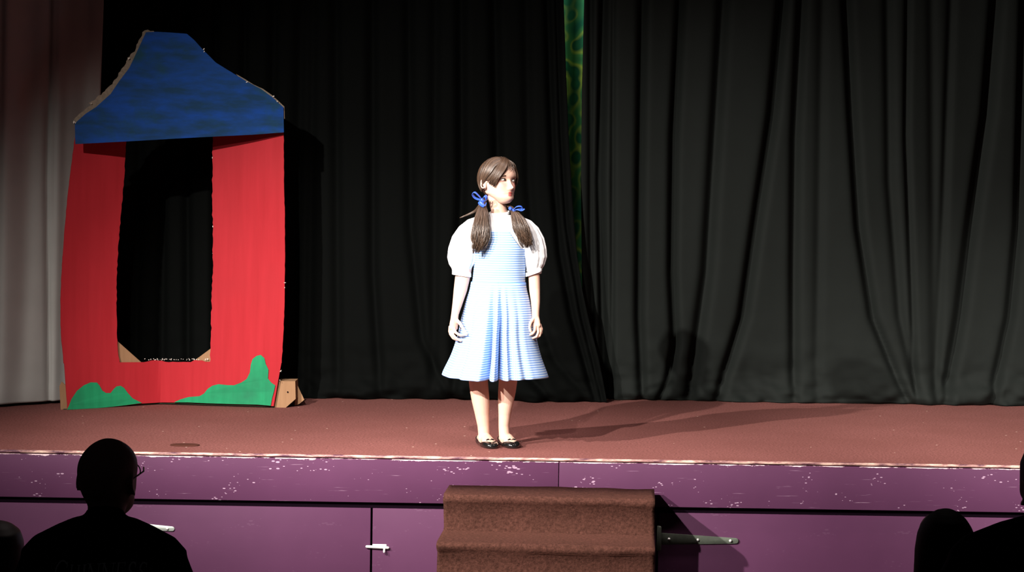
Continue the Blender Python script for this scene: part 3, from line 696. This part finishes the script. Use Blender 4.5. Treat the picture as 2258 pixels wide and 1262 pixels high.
# skirt
SK = [(622, 1099.5, .126, .095), (640, 1099.5, .133, .102), (665, 1099.5, .149, .118), (700, 1099.5, .167, .138), (740, 1098, .181, .158), (785, 1097, .208, .183), (825, 1095.5, .243, .210), (832, 1095.5, .248, .214)]
VAL = [(1010, .020, .08), (1077, .088, .058), (1109, .088, .056), (1134, .022, .06), (1166, .010, .06)]
def skirt_rings(nz=60, nt=420, dr=0.0, hemdz=0.0, amp=1.0):
    rings = []; pyc = [s[0] for s in SK]
    for j in range(nz + 1):
        py = lerp(622, 832, j / nz); c = smooth_curve([(s[0], gx(s[1])) for s in SK], py); a = smooth_curve([(s[0], s[2]) for s in SK], py) + dr; b = smooth_curve([(s[0], s[3]) for s in SK], py) + dr
        tt = j / nz; z = gz(py) ; ring = []
        for k in range(nt):
            th = 2 * math.pi * k / nt; sx_ = math.sin(th); cy = -math.cos(th)
            d = 0
            if cy < .2:
                for vx, dep, wd_ in VAL:
                    q = max(-.99, min(.99, (vx - 1096.5) / 119)); th0 = math.asin(q); dd = (th - th0 + math.pi) % (2 * math.pi) - math.pi
                    d -= dep * min(1, max(0, tt * 1.25 - .05)) * math.exp(-(dd / (wd_ * (1.15))) ** 2)
                    d += dep * .18 * min(1, tt * 1.2) * math.exp(-((abs(dd) - wd_ * 2.3) / (wd_ * 1.1)) ** 2)
            if cy > .05: d += .022 * tt * math.sin(th * 13 + .6) * min(1, (cy - .05) * 2.2)
            d += .0
            zz = z + tt * (.006 * sx_ * sx_ + .003 * math.sin(3 * th)) + hemdz * tt
            ring.append(Vector((c + (a + d * amp) * sx_, GY + (b + d * amp) * cy, zz)))
        rings.append(ring)
    return rings
NT_ = 420
m = MB(); R = skirt_rings(); m.loft(R, False, False, uvf=lambda a, k: ((k * .87 / NT_) * (0.75 + .55 * a / 60) * 1.0, a * .0074))
dress = build('pinafore_dress', m, GING, girl, mods=[solid(.0022)])
m = MB(); R2 = skirt_rings(20, 160, -.095, .004, .1)[8:]
R2 = [[p + Vector((0, 0, -.016 * max(0, (p.x - ORG.x) / .2) ** 3 * (i / len(R2)) ** 2)) + Vector((.086 * (i / len(R2)) * max(0, min(1, (p.x - ORG.x - .1) / .06)), 0, 0)) for p in r] for i, r in enumerate(R2)]
m.loft(R2, False, False); build('petticoat', m, BLOUSE, dress, mods=[solid(.002)], label='white petticoat edge peeping below the hem')
# bodice with bib, armholes and shoulder straps
def bod(py): return tuple(smooth_curve([(s[0], s[k]) for s in [(499, 1101, .100, .077), (515, 1102, .110, .089), (545, 1102.5, .1195, .096), (580, 1102, .119, .095), (615, 1100.5, .121, .092), (632, 1099.5, .126, .094)]], py) for k in (1, 2, 3))
m = MB(); nt = 120; nz = 40
def toppy(th):
    a = abs((th + math.pi) % (2 * math.pi) - math.pi)     # 0 at the front
    q = math.sin(a)
    if a < math.pi / 2 : return 509 if q < .40 else lerp(509, 548, min(1, (q - .40) / .42) ** .8)
    return 500 if q < .45 else lerp(500, 548, min(1, (q - .45) / .45) ** .8)
cols = []
for k in range(nt):
    th = 2 * math.pi * k / nt; tp = toppy(th); col = []
    for j in range(nz + 1):
        py = lerp(634, tp, j / nz); c, a, b = bod(py); e = math.sin(th); f_ = -math.cos(th)
        bust = .006 * math.exp(-((py - 548) / 18) ** 2) * max(0, f_) if f_ > 0 else 0
        col.append(Vector((gx(c) + a * e, GY + (b if f_ > 0 else b) * f_ - (.004 * math.exp(-((py - 550) / 22) ** 2) if f_ < 0 else 0), gz(py))))
    cols.append(col)
rings = [[cols[k][j] for k in range(nt)] for j in range(nz + 1)]
base = [[m.addv(p) for p in r] for r in rings]
for a in range(nz):
    for k in range(nt):
        k2 = (k + 1) % nt
        uv = [((kk * .66 / nt), rings[aa][kk % nt].z - ZS) for aa, kk in ((a, k), (a, k + 1), (a + 1, k + 1), (a + 1, k))]
        m.face((base[a][k], base[a][k2], base[a + 1][k2], base[a + 1][k]), uv)
build('bodice', m, GING, dress, mods=[solid(.0022)])
for sx_, pts in ((-1, [(1066, 512, -.083), (1064, 500, -.074), (1062, 491, -.050), (1062, 486, -.015), (1062, 490, .03), (1064, 500, .06)]), (1, [(1138, 512, -.083), (1140, 500, -.074), (1141, 491, -.050), (1141, 486, -.015), (1141, 490, .03), (1139, 500, .06)])):
    m = MB(); m.tube([G(*p) for p in pts], (.014, .0022), 12, ref=(1, 0, 0)); build('shoulder_strap', m, GING, dress)
m = MB(); R = []
for zz, o_ in ((-.010, .0035), (.010, .0035), (.010, -.001), (-.010, -.001), (-.010, .0035)):
    R.append([Vector((gx(1100) + (.1245 + o_) * math.sin(q), GY - (.0925 + o_) * math.cos(q), gz(628) + zz)) for q in [2 * math.pi * k / 80 for k in range(80)]])
m.loft(R, False, False, uvf=lambda a, k: (k * .66 / 80, a * .004 + .001)); build('waistband', m, GING, dress)
# shoes
PATENT = plain('black_patent', (.008, .008, .008), .16, .6, .1, coat=.5)
for a, b in (fyl, fyr):
    d = b - a; L = d.length; d.normalize(); s_ = Vector((d.y, -d.x, 0)) * -1; m = MB(); rings = []
    prof = [(-.02, .014, .040), (.03, .026, .046), (.15, .031, .043), (.32, .031, .032), (.5, .034, .027), (.64, .037, .028), (.74, .037, .031), (.84, .034, .030), (.93, .027, .026), (1.0, .016, .019), (1.03, .006, .012)]
    for i in range(34):
        u = lerp(-.02, 1.03, i / 33); w = smooth_curve([(p[0], p[1]) for p in prof], u); hh = smooth_curve([(p[0], p[2]) for p in prof], u)
        c = a + d * (u * L); open_ = min(1, max(0, (.70 - u) / .05)) if u > .6 else min(1, max(0, (u - .0) / .05)); row = []
        for k in range(25):
            q = k / 24 * 2 - 1            # -1..1 across from left rim under to ... we go over the top outside
            ang = math.pi * (q * (.5 + .5 * (1 - open_ * .86)) )
            # ang 0 at the sole centre; +-pi at the top centre
            x = w * math.sin(ang) * (1.0 if abs(ang) > math.pi / 2 else 1.03); zz = hh * (.5 - .5 * math.copysign(abs(math.cos(ang)) ** .55, math.cos(ang)))
            row.append(c + s_ * x + Vector((0, 0, max(.003, zz))))
        rings.append(row)
    m.loft(rings, True, True, closed=False)
    sh = build('ballet_shoe', m, PATENT, girl, mods=[solid(.003)])
    m = MB(); c = a + d * (.76 * L) + Vector((0, 0, .034))
    for s1 in (-1, 1): m.tube([c, c + s_ * s1 * .008 + Vector((0, 0, .003)), c + s_ * s1 * .016], [(.002, .002), (.0035, .006), (.003, .006)], 8)
    m.tube([c - d * .003, c + d * .003], .0042, 8); build('shoe_bow', m, PATENT, sh)

# --- hair
t = NT('brown_hair'); gi = t.node('ShaderNodeNewGeometry'); n = t.noise(t.coord(scale=(60, 60, 12)), 1.0, 3)
col = t.mix(gi.outputs['Random Per Island'], (.018, .010, .006), (.115, .068, .042)); col = t.mix(n, col, (.05, .028, .018))
HAIR = t.done(col, .38, .5)
EC, ER = Vector((0, .009, .013)), Vector((.0800, .106, .0975))
def onhead(p, lift=0.0):
    q = Vector(p) - EC; l = math.sqrt((q.x / ER.x) ** 2 + (q.y / ER.y) ** 2 + (q.z / ER.z) ** 2)
    return EC + q / l * (1 + lift)
rr = random.Random(21)
def strands(m, fam, n, r=.0024, lift=(.0, .07), proj=1.0, jitter=.004, npt=14, n_side=5, ends=0.0):
    """fam(u) -> control points in the head frame"""
    for k in range(n):
        u = (k + rr.random()) / n; c = [Vector(p) for p in fam(u)]; lf_ = rr.uniform(*lift); out = []
        jx = Vector((rr.uniform(-1, 1), rr.uniform(-1, 1), rr.uniform(-1, 1))) * jitter
        pts = spline(c, 40)[:int(40 * (1 - ends * rr.random() ** 1.5))]; pts = [pts[round(i_ * (len(pts) - 1) / (npt - 1))] for i_ in range(npt)]
        for i, p in enumerate(pts):
            s = i / (npt - 1); q = p + jx * (.4 + .6 * math.sin(math.pi * s))
            if callable(proj) or proj > 0: e = onhead(q, lf_); q = q.lerp(e, proj if not callable(proj) else proj(s))
            out.append(q)
        rads = [r * (0.5 + .7 * math.sin(math.pi * min(1, .15 + .85 * i / (npt - 1)))) for i in range(npt)]
        mm = MB(); mm.tube(out, rads, n_side, roundcap=False); mm.xform(HM); m.add(mm)
tieL = Vector((-.066, .050, -.058)); 
tieRw = G(1131, 462, -.055); tieR = HM.inverted() @ tieRw
m = MB()
cap = []
nu_, nv_ = 64, 40; idx = {}
for j in range(nv_ + 1):
    for i in range(nu_):
        a, b = 2 * math.pi * i / nu_, math.pi * j / nv_
        p = EC + Vector((ER.x * math.sin(b) * math.cos(a), ER.y * math.sin(b) * math.sin(a), ER.z * math.cos(b))) * .985
        idx[j, i] = p
used = {}
def gid(j, i):
    i %= nu_
    if (j, i) not in used: used[j, i] = m.addv(HM @ idx[j, i])
    return used[j, i]
for j in range(nv_):
    for i in range(nu_):
        c = (idx[j, i] + idx[j + 1, i] + idx[j, (i + 1) % nu_] + idx[j + 1, (i + 1) % nu_]) / 4
        keep = (c.z > .068) or (c.y > .03 and c.z > -.075) or (c.y > -.005 and c.z > .012) or (abs(c.x) > .045 and c.z > .0 and c.y > -.05)
        if keep: m.face([gid(j, i), gid(j + 1, i), gid(j + 1, i + 1), gid(j, i + 1)])
# left side, from the parting back to the tie
def famL(u):
    y = lerp(-.072, .085, u); z = .108 - 4.5 * (y - .01) ** 2; s = Vector((-.002, y, z))
    mid = Vector((-.070, lerp(-.030, .085, u), lerp(.035, .05, u))); low = Vector((-.074, lerp(-.004, .085, u), lerp(.010, -.01, u)))
    return [s, s.lerp(mid, .5) + Vector((-.018, 0, .016)), mid, low, tieL + Vector((0, .0, .008))]
def famR(u):
    y = lerp(-.072, .085, u); z = .108 - 4.5 * (y - .01) ** 2; s = Vector((.002, y, z))
    mid = Vector((.070, lerp(-.040, .085, u), lerp(.03, .05, u))); low = Vector((.074, lerp(.0, .08, u), lerp(.0, -.01, u)))
    return [s, s.lerp(mid, .5) + Vector((.018, 0, .016)), mid, low, Vector((.066, .045, -.055))]
pf = lambda s: 1.0 if s < .8 else max(0, 1 - (s - .8) * 3)
strands(m, famL, 230, .0024, (-.005, .045), pf); strands(m, famR, 230, .0024, (-.005, .045), pf)
# fringe: swept across the near temple and over the far one
def fringeL(u):
    s = Vector((.004, lerp(-.060, -.030, u), .105)); 
    return [s, Vector((lerp(-.020, -.036, u), lerp(-.089, -.065, u), lerp(.074, .085, u))), Vector((lerp(-.040, -.062, u), lerp(-.085, -.060, u), lerp(.038, .045, u))), Vector((lerp(-.056, -.075, u), lerp(-.074, -.045, u), lerp(.010, .012, u))), Vector((lerp(-.070, -.080, u), lerp(-.052, -.010, u), lerp(-.040 - .012 * math.sin(u * 37), -.012, u)))]
def fringeR(u):
    s = Vector((.004, lerp(-.062, -.03, u), .105))
    return [s, Vector((lerp(.034, .046, u), lerp(-.080, -.065, u), lerp(.070, .078, u))), Vector((lerp(.052, .066, u), lerp(-.078, -.050, u), lerp(.035, .045, u))), Vector((lerp(.064, .074, u), lerp(-.060, -.03, u), lerp(.0, .01, u))), Vector((lerp(.070, .076, u), lerp(-.040, -.02, u), lerp(-.03, -.02, u)))]
strands(m, fringeL, 260, .0019, (.025, .09), .94, .007, ends=.36); strands(m, fringeR, 100, .0019, (.01, .05), .9, .003, ends=.2)
def wispF(u): return [Vector((.006, -.060, .103)), Vector((lerp(-.012, .03, u), -.091, .078)), Vector((lerp(-.026, .040, u), -.094, .052)), Vector((lerp(-.034, .050, u), -.086, .034))]
strands(m, wispF, 16, .0010, (.0, .03), .5, .004, ends=.6)
hair = build('hair', m, HAIR, girl)
# bunches
def bunch(rows, n, r=.0026, curl=.006, seed=1):
    q = random.Random(seed); m = MB(); rows_ = [(G(px, py, dy), a, b) for px, py, dy, a, b in rows]
    for k in range(n):
        th = q.uniform(0, 6.283); rad = math.sqrt(q.random()); ph = q.uniform(0, 6.28); L = 1 - .34 * q.random() ** 1.6; pts = []
        ctrs = spline([c for c, _, _ in rows_], 18)
        for i in range(int(18 * L)):
            s = i / 17 * (len(rows_) - 1); j = min(int(s), len(rows_) - 2); f_ = s - j
            a = lerp(rows_[j][1], rows_[j + 1][1], f_); b = lerp(rows_[j][2], rows_[j + 1][2], f_); g_ = i / 17
            pts.append(ctrs[i] + Vector((a * rad * math.cos(th) + curl * g_ ** 2 * math.sin(g_ * 9 + ph), b * rad * math.sin(th), curl * .6 * g_ ** 2 * math.cos(g_ * 7 + ph))))
        if len(pts) > 3:
            mm = MB(); mm.tube(pts, [r * (1.15 - .8 * (i / len(pts)) ** 3) for i in range(len(pts))], 5, roundcap=False); m.add(mm)
    return m
bL = bunch([(1066, 438, -.03, .012, .012), (1064, 455, -.055, .016, .015), (1063, 475, -.088, .030, .022), (1061, 500, -.112, .040, .024), (1060, 525, -.122, .040, .022), (1058, 543, -.124, .027, .018), (1053, 562, -.122, .008, .010)], 330, .0018, .017, 3)
build('bunch', bL, HAIR, hair)
bR = bunch([(1124, 455, -.03, .010, .010), (1132, 464, -.055, .014, .014), (1141, 480, -.082, .028, .020), (1148, 500, -.100, .036, .022), (1155, 520, -.106, .030, .020), (1161, 535, -.106, .022, .016), (1165, 549, -.104, .010, .008)], 290, .0017, .014, 5)
build('bunch', bR, HAIR, hair)
wz = bunch([(1060, 452, .0, .010, .010), (1050, 464, .02, .010, .010), (1036, 472, .03, .010, .010), (1024, 477, .035, .008, .006), (1014, 481, .035, .004, .004)], 34, .0016, .004, 8)
build('stray_lock', wz, HAIR, hair)
# joins: hair running from the nape to the far tie
jn = bunch([(1112, 440, .03, .012, .012), (1120, 452, -.005, .012, .012), (1130, 463, -.05, .010, .010)], 40, .0024, 0, 4)
build('back_lock', jn, HAIR, hair)
RIB = plain('blue_satin', (.035, .10, .52), .35, .5, .2, 60)
def ribbon(paths, knot, kr):
    m = MB()
    for pts in paths: m.tube(spline([G(*p) for p in pts], 16), [(.0075 + .002 * math.sin(math.pi * i / 15), .0016) for i in range(16)], 8, ref=(.2, 1, .3))
    m.tube([G(*knot), G(knot[0] + 1.5, knot[1] + 3, knot[2])], kr, 10); return m
m = ribbon([[(1063, 441, -.060), (1056, 432, -.072), (1047, 424, -.074), (1042, 428, -.066), (1048, 437, -.060), (1063, 442, -.062)],
            [(1063, 441, -.062), (1069, 432, -.078), (1073, 437, -.080), (1071, 443, -.072), (1063, 443, -.062)],
            [(1063, 443, -.064), (1066, 450, -.080), (1070, 454, -.084), (1072, 448, -.080)],
            [(1062, 442, -.064), (1057, 446, -.075), (1062, 452, -.082), (1067, 455, -.084)]], (1063, 441, -.066), .0085)
build('hair_ribbon', m, RIB, hair)
m = ribbon([[(1132, 463, -.068), (1139, 456, -.078), (1148, 455, -.080), (1152, 459, -.076), (1146, 462, -.070), (1132, 464, -.068)],
            [(1132, 463, -.066), (1126, 458, -.074), (1124, 462, -.074), (1131, 465, -.068)],
            [(1132, 464, -.066), (1142, 462, -.080), (1150, 464, -.082), (1156, 461, -.080)],
            ], (1132, 464, -.068), .0075)
build('hair_ribbon', m, RIB, hair)

# ------------------------------------------------------------------ audience in front of the stage
DSKIN = plain('audience_skin', (.30, .17, .12), .6, .3); DHAIR = plain('audience_dark_hair', (.006, .004, .004), .7, .1); BHAIR = plain('audience_brown_hair', (.022, .012, .008), .6, .3)
TEE = cloth('black_tshirt_cloth', (.008, .008, .009), .95, weave=500, spec=.02); DARKC = cloth('dark_jumper', (.009, .008, .011), .95, spec=.02); TROU = cloth('dark_trousers', (.02, .02, .025), .95, spec=.02)
def seated(hx, hz, Y, yaw, pitch, s, shirt, label, hairf=None, lean=0.0, shw=.205, heads=(1, 1, 1), neck=.055, sh_z=None, voxel=.007, col_=.0):
    """seen from behind, facing the stage. hx, hz: head centre at eye level"""
    o = Vector((hx, Y, 0)); b = MB(); Mh = frame((hx, Y + .03, hz), yaw, pitch)
    k = MB(); k.add(head_mb(*(x * 1.14 * s for x in heads)))
    for q in (-1, 1): e_ = ear_mb(q, 1.12 * s); e_.xform(Matrix.Diagonal((*heads, 1))); k.add(e_)
    k.xform(Mh); b.add(k)
    zs_ = sh_z if sh_z is not None else hz - .225 * s; sw = shw * s; hip = .50 * min(1, s + .1)
    cx_ = hx + lean
    b.tube([(hx, Y + .02, hz - .02 * s), (hx + lean * .3, Y, hz - .12 * s), (cx_, Y - .015, zs_ + .01)], [neck * s * 1.05, neck * s, neck * s * 1.15], 20)
    def trunk(m, g):
        m.loft([ell((cx_, Y - .02, z), a * s + g, bb * s + g, 32) for z, a, bb in ((hip - .08, .17, .14), (hip, .185, .15), (hip + .15, .165, .13), (lerp(hip, zs_, .55), .175, .13), (zs_ - .12, .185, .125), (zs_ - .05, .165, .105), (zs_ - .005, .11, .075), (zs_ + .03, .065, .06))])
        if g: m.tube([(cx_, Y - .02, zs_ - .08), (cx_, Y - .012, zs_ + .030 + col_)], [neck * s + .035, neck * s * 1.05 + .008], 24)
        for q in (-1, 1):
            m.tube([(cx_ + q * .05 * s, Y - .02, zs_ + .012), (cx_ + q * sw * .5, Y - .02, zs_ - .012), (cx_ + q * sw * .82, Y - .02, zs_ - .045)], [.055 * s + g, .06 * s + g, .062 * s + g], 16)
    trunk(b, 0)
    for q in (-1, 1):
        b.tube([(cx_ + q * sw * .82, Y - .02, zs_ - .05), (cx_ + q * sw * 1.08, Y - .01, zs_ - .17), (cx_ + q * sw * 1.15, Y + .02, zs_ - .30 * s), (cx_ + q * sw * .95, Y + .16, zs_ - .36 * s), (cx_ + q * sw * .45, Y + .30 * s, zs_ - .38 * s)], [.058 * s, .052 * s, .043 * s, .035 * s, .027 * s], 16)
        for f_ in range(4): b.tube([(cx_ + q * (sw * .45 - .02 + .0 * f_), Y + .30 * s, zs_ - .38 * s + .025 - .018 * f_), (cx_ + q * (sw * .25), Y + .36 * s, zs_ - .39 * s + .022 - .018 * f_)], [.0105 * s, .008 * s], 8)
        b.tube([(cx_ + q * sw * .42, Y + .30 * s, zs_ - .35 * s), (cx_ + q * sw * .36, Y + .33 * s, zs_ - .335 * s)], [.012 * s, .009 * s], 8)
        b.tube([(cx_ + q * .09 * s, Y - .02, hip), (cx_ + q * .11 * s, Y + .42 * s, hip + .02)], [.085 * s, .062 * s], 16); b.tube([(cx_ + q * .11 * s, Y + .42 * s, hip + .01), (cx_ + q * .11 * s, Y + .43 * s, .08)], [.06 * s, .04 * s], 16)
        b.tube([(cx_ + q * .11 * s, Y + .38 * s, .036), (cx_ + q * .115 * s, Y + .60 * s, .034)], [.035, .028], 12)
    p = build('person', b, DSKIN, origin=o, mods=remesh(voxel, 3), label=label, cat='person')
    m = MB(); trunk(m, .011)
    for q in (-1, 1):
        m.tube([(cx_ + q * sw * .82, Y - .02, zs_ - .05), (cx_ + q * sw * 1.08, Y - .01, zs_ - .17), (cx_ + q * sw * 1.14, Y + .01, zs_ - .245 * s)], [.070 * s, .068 * s, .066 * s], 18)
    sh = build('shirt', m, shirt, p, mods=remesh(.008, 3))
    m = MB()
    for q in (-1, 1):
        m.tube([(cx_ + q * .09 * s, Y - .03, hip), (cx_ + q * .11 * s, Y + .42 * s, hip + .02)], [.105 * s, .073 * s], 16); m.tube([(cx_ + q * .11 * s, Y + .42 * s, hip + .01), (cx_ + q * .11 * s, Y + .43 * s, .10)], [.073 * s, .058 * s], 16)
    build('trousers', m, TROU, p, mods=remesh(.012, 3))
    if hairf:
        m = MB(); hairf(m, Mh, s); build('hair', m, DHAIR if hairf is not hair_side else BHAIR, p, mods=remesh(.006, 4))
    return p, sh, Mh
def seat(px, Y, col, label, topz=.86, w=.42):
    x = px; root = empty('hall_chair', (x, Y, 0), label, 'chair')
    m = MB(); m.box((x - w / 2, Y - .19, .43), (x + w / 2, Y + .21, .48)); build('seat', m, col, root, mods=[bev(.015, 3)])
    m = MB(); m.box((x - w / 2, Y - .245, topz - .36), (x + w / 2, Y - .205, topz)); build('backrest', m, col, root, mods=[bev(.015, 3)])
    fm = plain('chair_frame_metal', (.05, .05, .05), .4, .5)
    for q in (-1, 1):
        m = MB(); m.tube([(x + q * (w / 2 - .02), Y - .20, topz - .2), (x + q * (w / 2 - .02), Y - .19, .45), (x + q * (w / 2 - .02), Y - .23, .012)], .012, 10); build('leg', m, fm, root)
        m = MB(); m.tube([(x + q * (w / 2 - .02), Y + .18, .45), (x + q * (w / 2 - .02), Y + .21, .012)], .012, 10); build('leg', m, fm, root)
    return root
# bald man
Ym = -3.95
mc = P(234, 1058, Ym)
man, tee, MHm = seated(mc.x, mc.z, Ym, 180 - 15, -8, 1.0, TEE, 'bald man in glasses and black lettered T-shirt seated in the audience, seen from behind', heads=(.905, .89, .95), neck=.049, sh_z=P(237, 1196, Ym).z, shw=.185, col_=.025)
gm = plain('glasses_frame', (.01, .01, .01), .3, .5)
m = MB()
for q in (-1, 1):
    m.tube([MHm @ Vector((q * .077, .02, .004)), MHm @ Vector((q * .075, -.06, .006)), MHm @ Vector((q * .058, -.096, .006))], .0022, 8)
    m.tube([MHm @ (Vector((q * .031, -.095, -.002)) + Vector((.020 * math.cos(a), .006 * abs(math.cos(a)) * (1 if q * math.cos(a) > 0 else 0), .018 * math.sin(a)))) for a in [2 * math.pi * k / 24 for k in range(25)]], .0017, 6, roundcap=False)
m.tube([MHm @ Vector((-.014, -.100, .0)), MHm @ Vector((.014, -.100, .0))], .0018, 6); build('glasses', m, gm, man)
# lettering on the T-shirt: strokes laid on the cloth
bvh = BVHTree.FromPolygons([tee.matrix_world @ v.co + ORI[tee.name] * 0 + ORI['person'] * 0 for v in tee.data.vertices], [tuple(p.vertices) for p in tee.data.polygons]) if False else None
vs = [v.co + ORI[tee.name] for v in tee.data.vertices]; bvh = BVHTree.FromPolygons(vs, [tuple(p.vertices) for p in tee.data.polygons])
def arc(cx_, cy_, rx_, ry_, a0, a1, n=14): return [(cx_ + rx_ * math.cos(math.radians(lerp(a0, a1, k / n))), cy_ + ry_ * math.sin(math.radians(lerp(a0, a1, k / n)))) for k in range(n + 1)]
def dense(pl_, n=10):
    out = []
    for (a, b), (c, d) in zip(pl_, pl_[1:]):
        for k in range(n): out.append((lerp(a, c, k / n), lerp(b, d, k / n)))
    return out + [pl_[-1]]
ser = lambda x, y, w=.16: ([(x - w, y), (x + w, y)], .05)
GLY = {
 'G': [(arc(.5, .5, .42, .5, 50, 310), .11), ([(.86, .02), (.86, .42)], .11), ([(.62, .42), (1.0, .42)], .05), ([(.80, .98), (.80, .72)], .05)],
 'U': [(dense([(.16, 1), (.16, .35)]) + arc(.47, .32, .31, .32, 180, 360) + dense([(.78, .35), (.78, 1)]), .10), ser(.16, .98), ser(.78, .98)],
 'I': [(dense([(.5, 0), (.5, 1)]), .14), ser(.5, .98, .22), ser(.5, .02, .22)],
 'N': [(dense([(.14, 0), (.14, 1)]), .06), (dense([(.12, 1), (.86, 0)]), .13), (dense([(.86, 0), (.86, 1)]), .06), ser(.12, .98), ser(.86, .98), ser(.14, .02)],
 'E': [(dense([(.2, 0), (.2, 1)]), .13), (dense([(.1, .975), (.8, .975)]), .05), (dense([(.2, .52), (.66, .52)]), .05), (dense([(.1, .025), (.84, .025)]), .05), ([(.80, 1), (.80, .80)], .05), ([(.66, .62), (.66, .42)], .04), ([(.84, 0), (.84, .2)], .05)],
 'S': [(arc(.5, .75, .30, .24, 30, 200) + dense([(.22, .66), (.78, .36)], 6) + arc(.5, .25, .32, .25, 20, -150), .11), ([(.77, .98), (.77, .74)], .05), ([(.18, .02), (.18, .28)], .05)],
}
INK = plain('faded_grey_print', (.55, .58, .52), .9, .1, .25, 60)
lay = [('G', 113, 150, 1234, 1284), ('U', 150, 176, 1240, 1281), ('I', 174, 192, 1239, 1280), ('N', 190, 219, 1237, 1279), ('N', 221, 250, 1236, 1278), ('E', 252, 275, 1236, 1278), ('S', 276, 297, 1237, 1279), ('S', 298, 320, 1239, 1281)]
m = MB()
for ch, x0, x1, y0, y1 in lay:
    for pts, wd_ in GLY[ch]:
        if len(pts) == 2: pts = dense(pts, 4)
        L, R_ = [], []
        for i, (a, b) in enumerate(pts):
            a0, a1 = pts[max(i - 1, 0)], pts[min(i + 1, len(pts) - 1)]; dx, dy = (a1[0] - a0[0]) * (x1 - x0), (a1[1] - a0[1]) * (y1 - y0); l = math.hypot(dx, dy) or 1
            nx_, ny_ = -dy / l, dx / l; wpx = wd_ * 27
            for lst, q in ((L, .5), (R_, -.5)):
                px, py = x0 + a * (x1 - x0) + nx_ * wpx * q, 10 + y1 - b * (y1 - y0) - ny_ * wpx * q
                o_ = P(px, py, Ym - .6); o_.y = Ym - .6
                pt = P(px, py, Ym - .15); hit = bvh.ray_cast(Vector((pt.x, Ym - .8, pt.z)), Vector((0, 1, 0)))
                lst.append((hit[0] if hit[0] else pt) + Vector((0, -.0022, 0)))
        m.loft([L, R_], False, False, closed=False)
build('shirt_lettering', m, INK, tee, smooth=False, mods=[('SOLIDIFY', dict(thickness=.0012, offset=0))], label='faded grey serif lettering reading GUINNESS')
# people at the right
def hair_long(m, Mh, s):
    k = MB(); k.loft([ell((0, .012 + dy, z), a, b, 28) for z, a, b, dy in ((-.26, .085, .035, .07), (-.24, .105, .045, .07), (-.16, .112, .07, .05), (-.08, .100, .09, .03), (-.02, .093, .108, .012), (.03, .086, .110, .010), (.06, .073, .100, .008), (.085, .056, .08, .01), (.102, .035, .05, .01), (.111, .016, .02, .01), (.113, .006, .01, .01))]); k.xform(Matrix.Scale(1.09 * s, 4)); k.xform(Mh); m.add(k)
def hair_side(m, Mh, s):
    k = MB(); k.loft([ell((0, .012, z), a, b, 28) for z, a, b in ((-.14, .075, .05), (-.08, .082, .075), (-.02, .083, .100), (.04, .082, .105), (.075, .070, .092), (.095, .045, .06), (.104, .02, .03), (.106, .006, .01))]); k.xform(Matrix.Scale(1.1 * s, 4)); k.xform(Mh); m.add(k)
def hair_short(m, Mh, s):
    k = MB(); k.loft([ell((0, .016, z), a, b, 28) for z, a, b in ((-.05, .06, .07), (-.02, .078, .096), (.04, .080, .103), (.075, .068, .090), (.095, .043, .058), (.104, .02, .03), (.106, .006, .01))]); k.xform(Matrix.Scale(1.13 * s, 4)); k.xform(Mh); m.add(k)
Yw = -3.45; wc = P(2086, 1203, Yw)
seated(wc.x, wc.z, Yw, 180 + 5, -4, .88, DARKC, 'person with long smooth dark hair in the audience, head in silhouette', hair_long, neck=.05)
Yr = -4.75; rc = P(2344, 1076, Yr)
seated(rc.x, rc.z, Yr, 180 + 6, -4, 1.03, DARKC, 'person in dark clothes at the edge of the picture, one shoulder in silhouette', hair_short, sh_z=P(2310, 1203, Yr).z, shw=.225)
Yl = -3.1; lc = P(-10, 1222, Yl)
seated(lc.x, lc.z, Yl, 180 + 20, -4, .86, DARKC, 'brown-haired person in the audience cut off beside the bald man', hair_side, shw=.17)
seat(P(100, 1250, -2.0).x, -2.0, plain('dark_red_upholstery', (.14, .010, .014), .8, .2), 'dark red hall chair whose back shows between the bald man and brown-haired person', topz=P(60, 1207, -2.24).z)
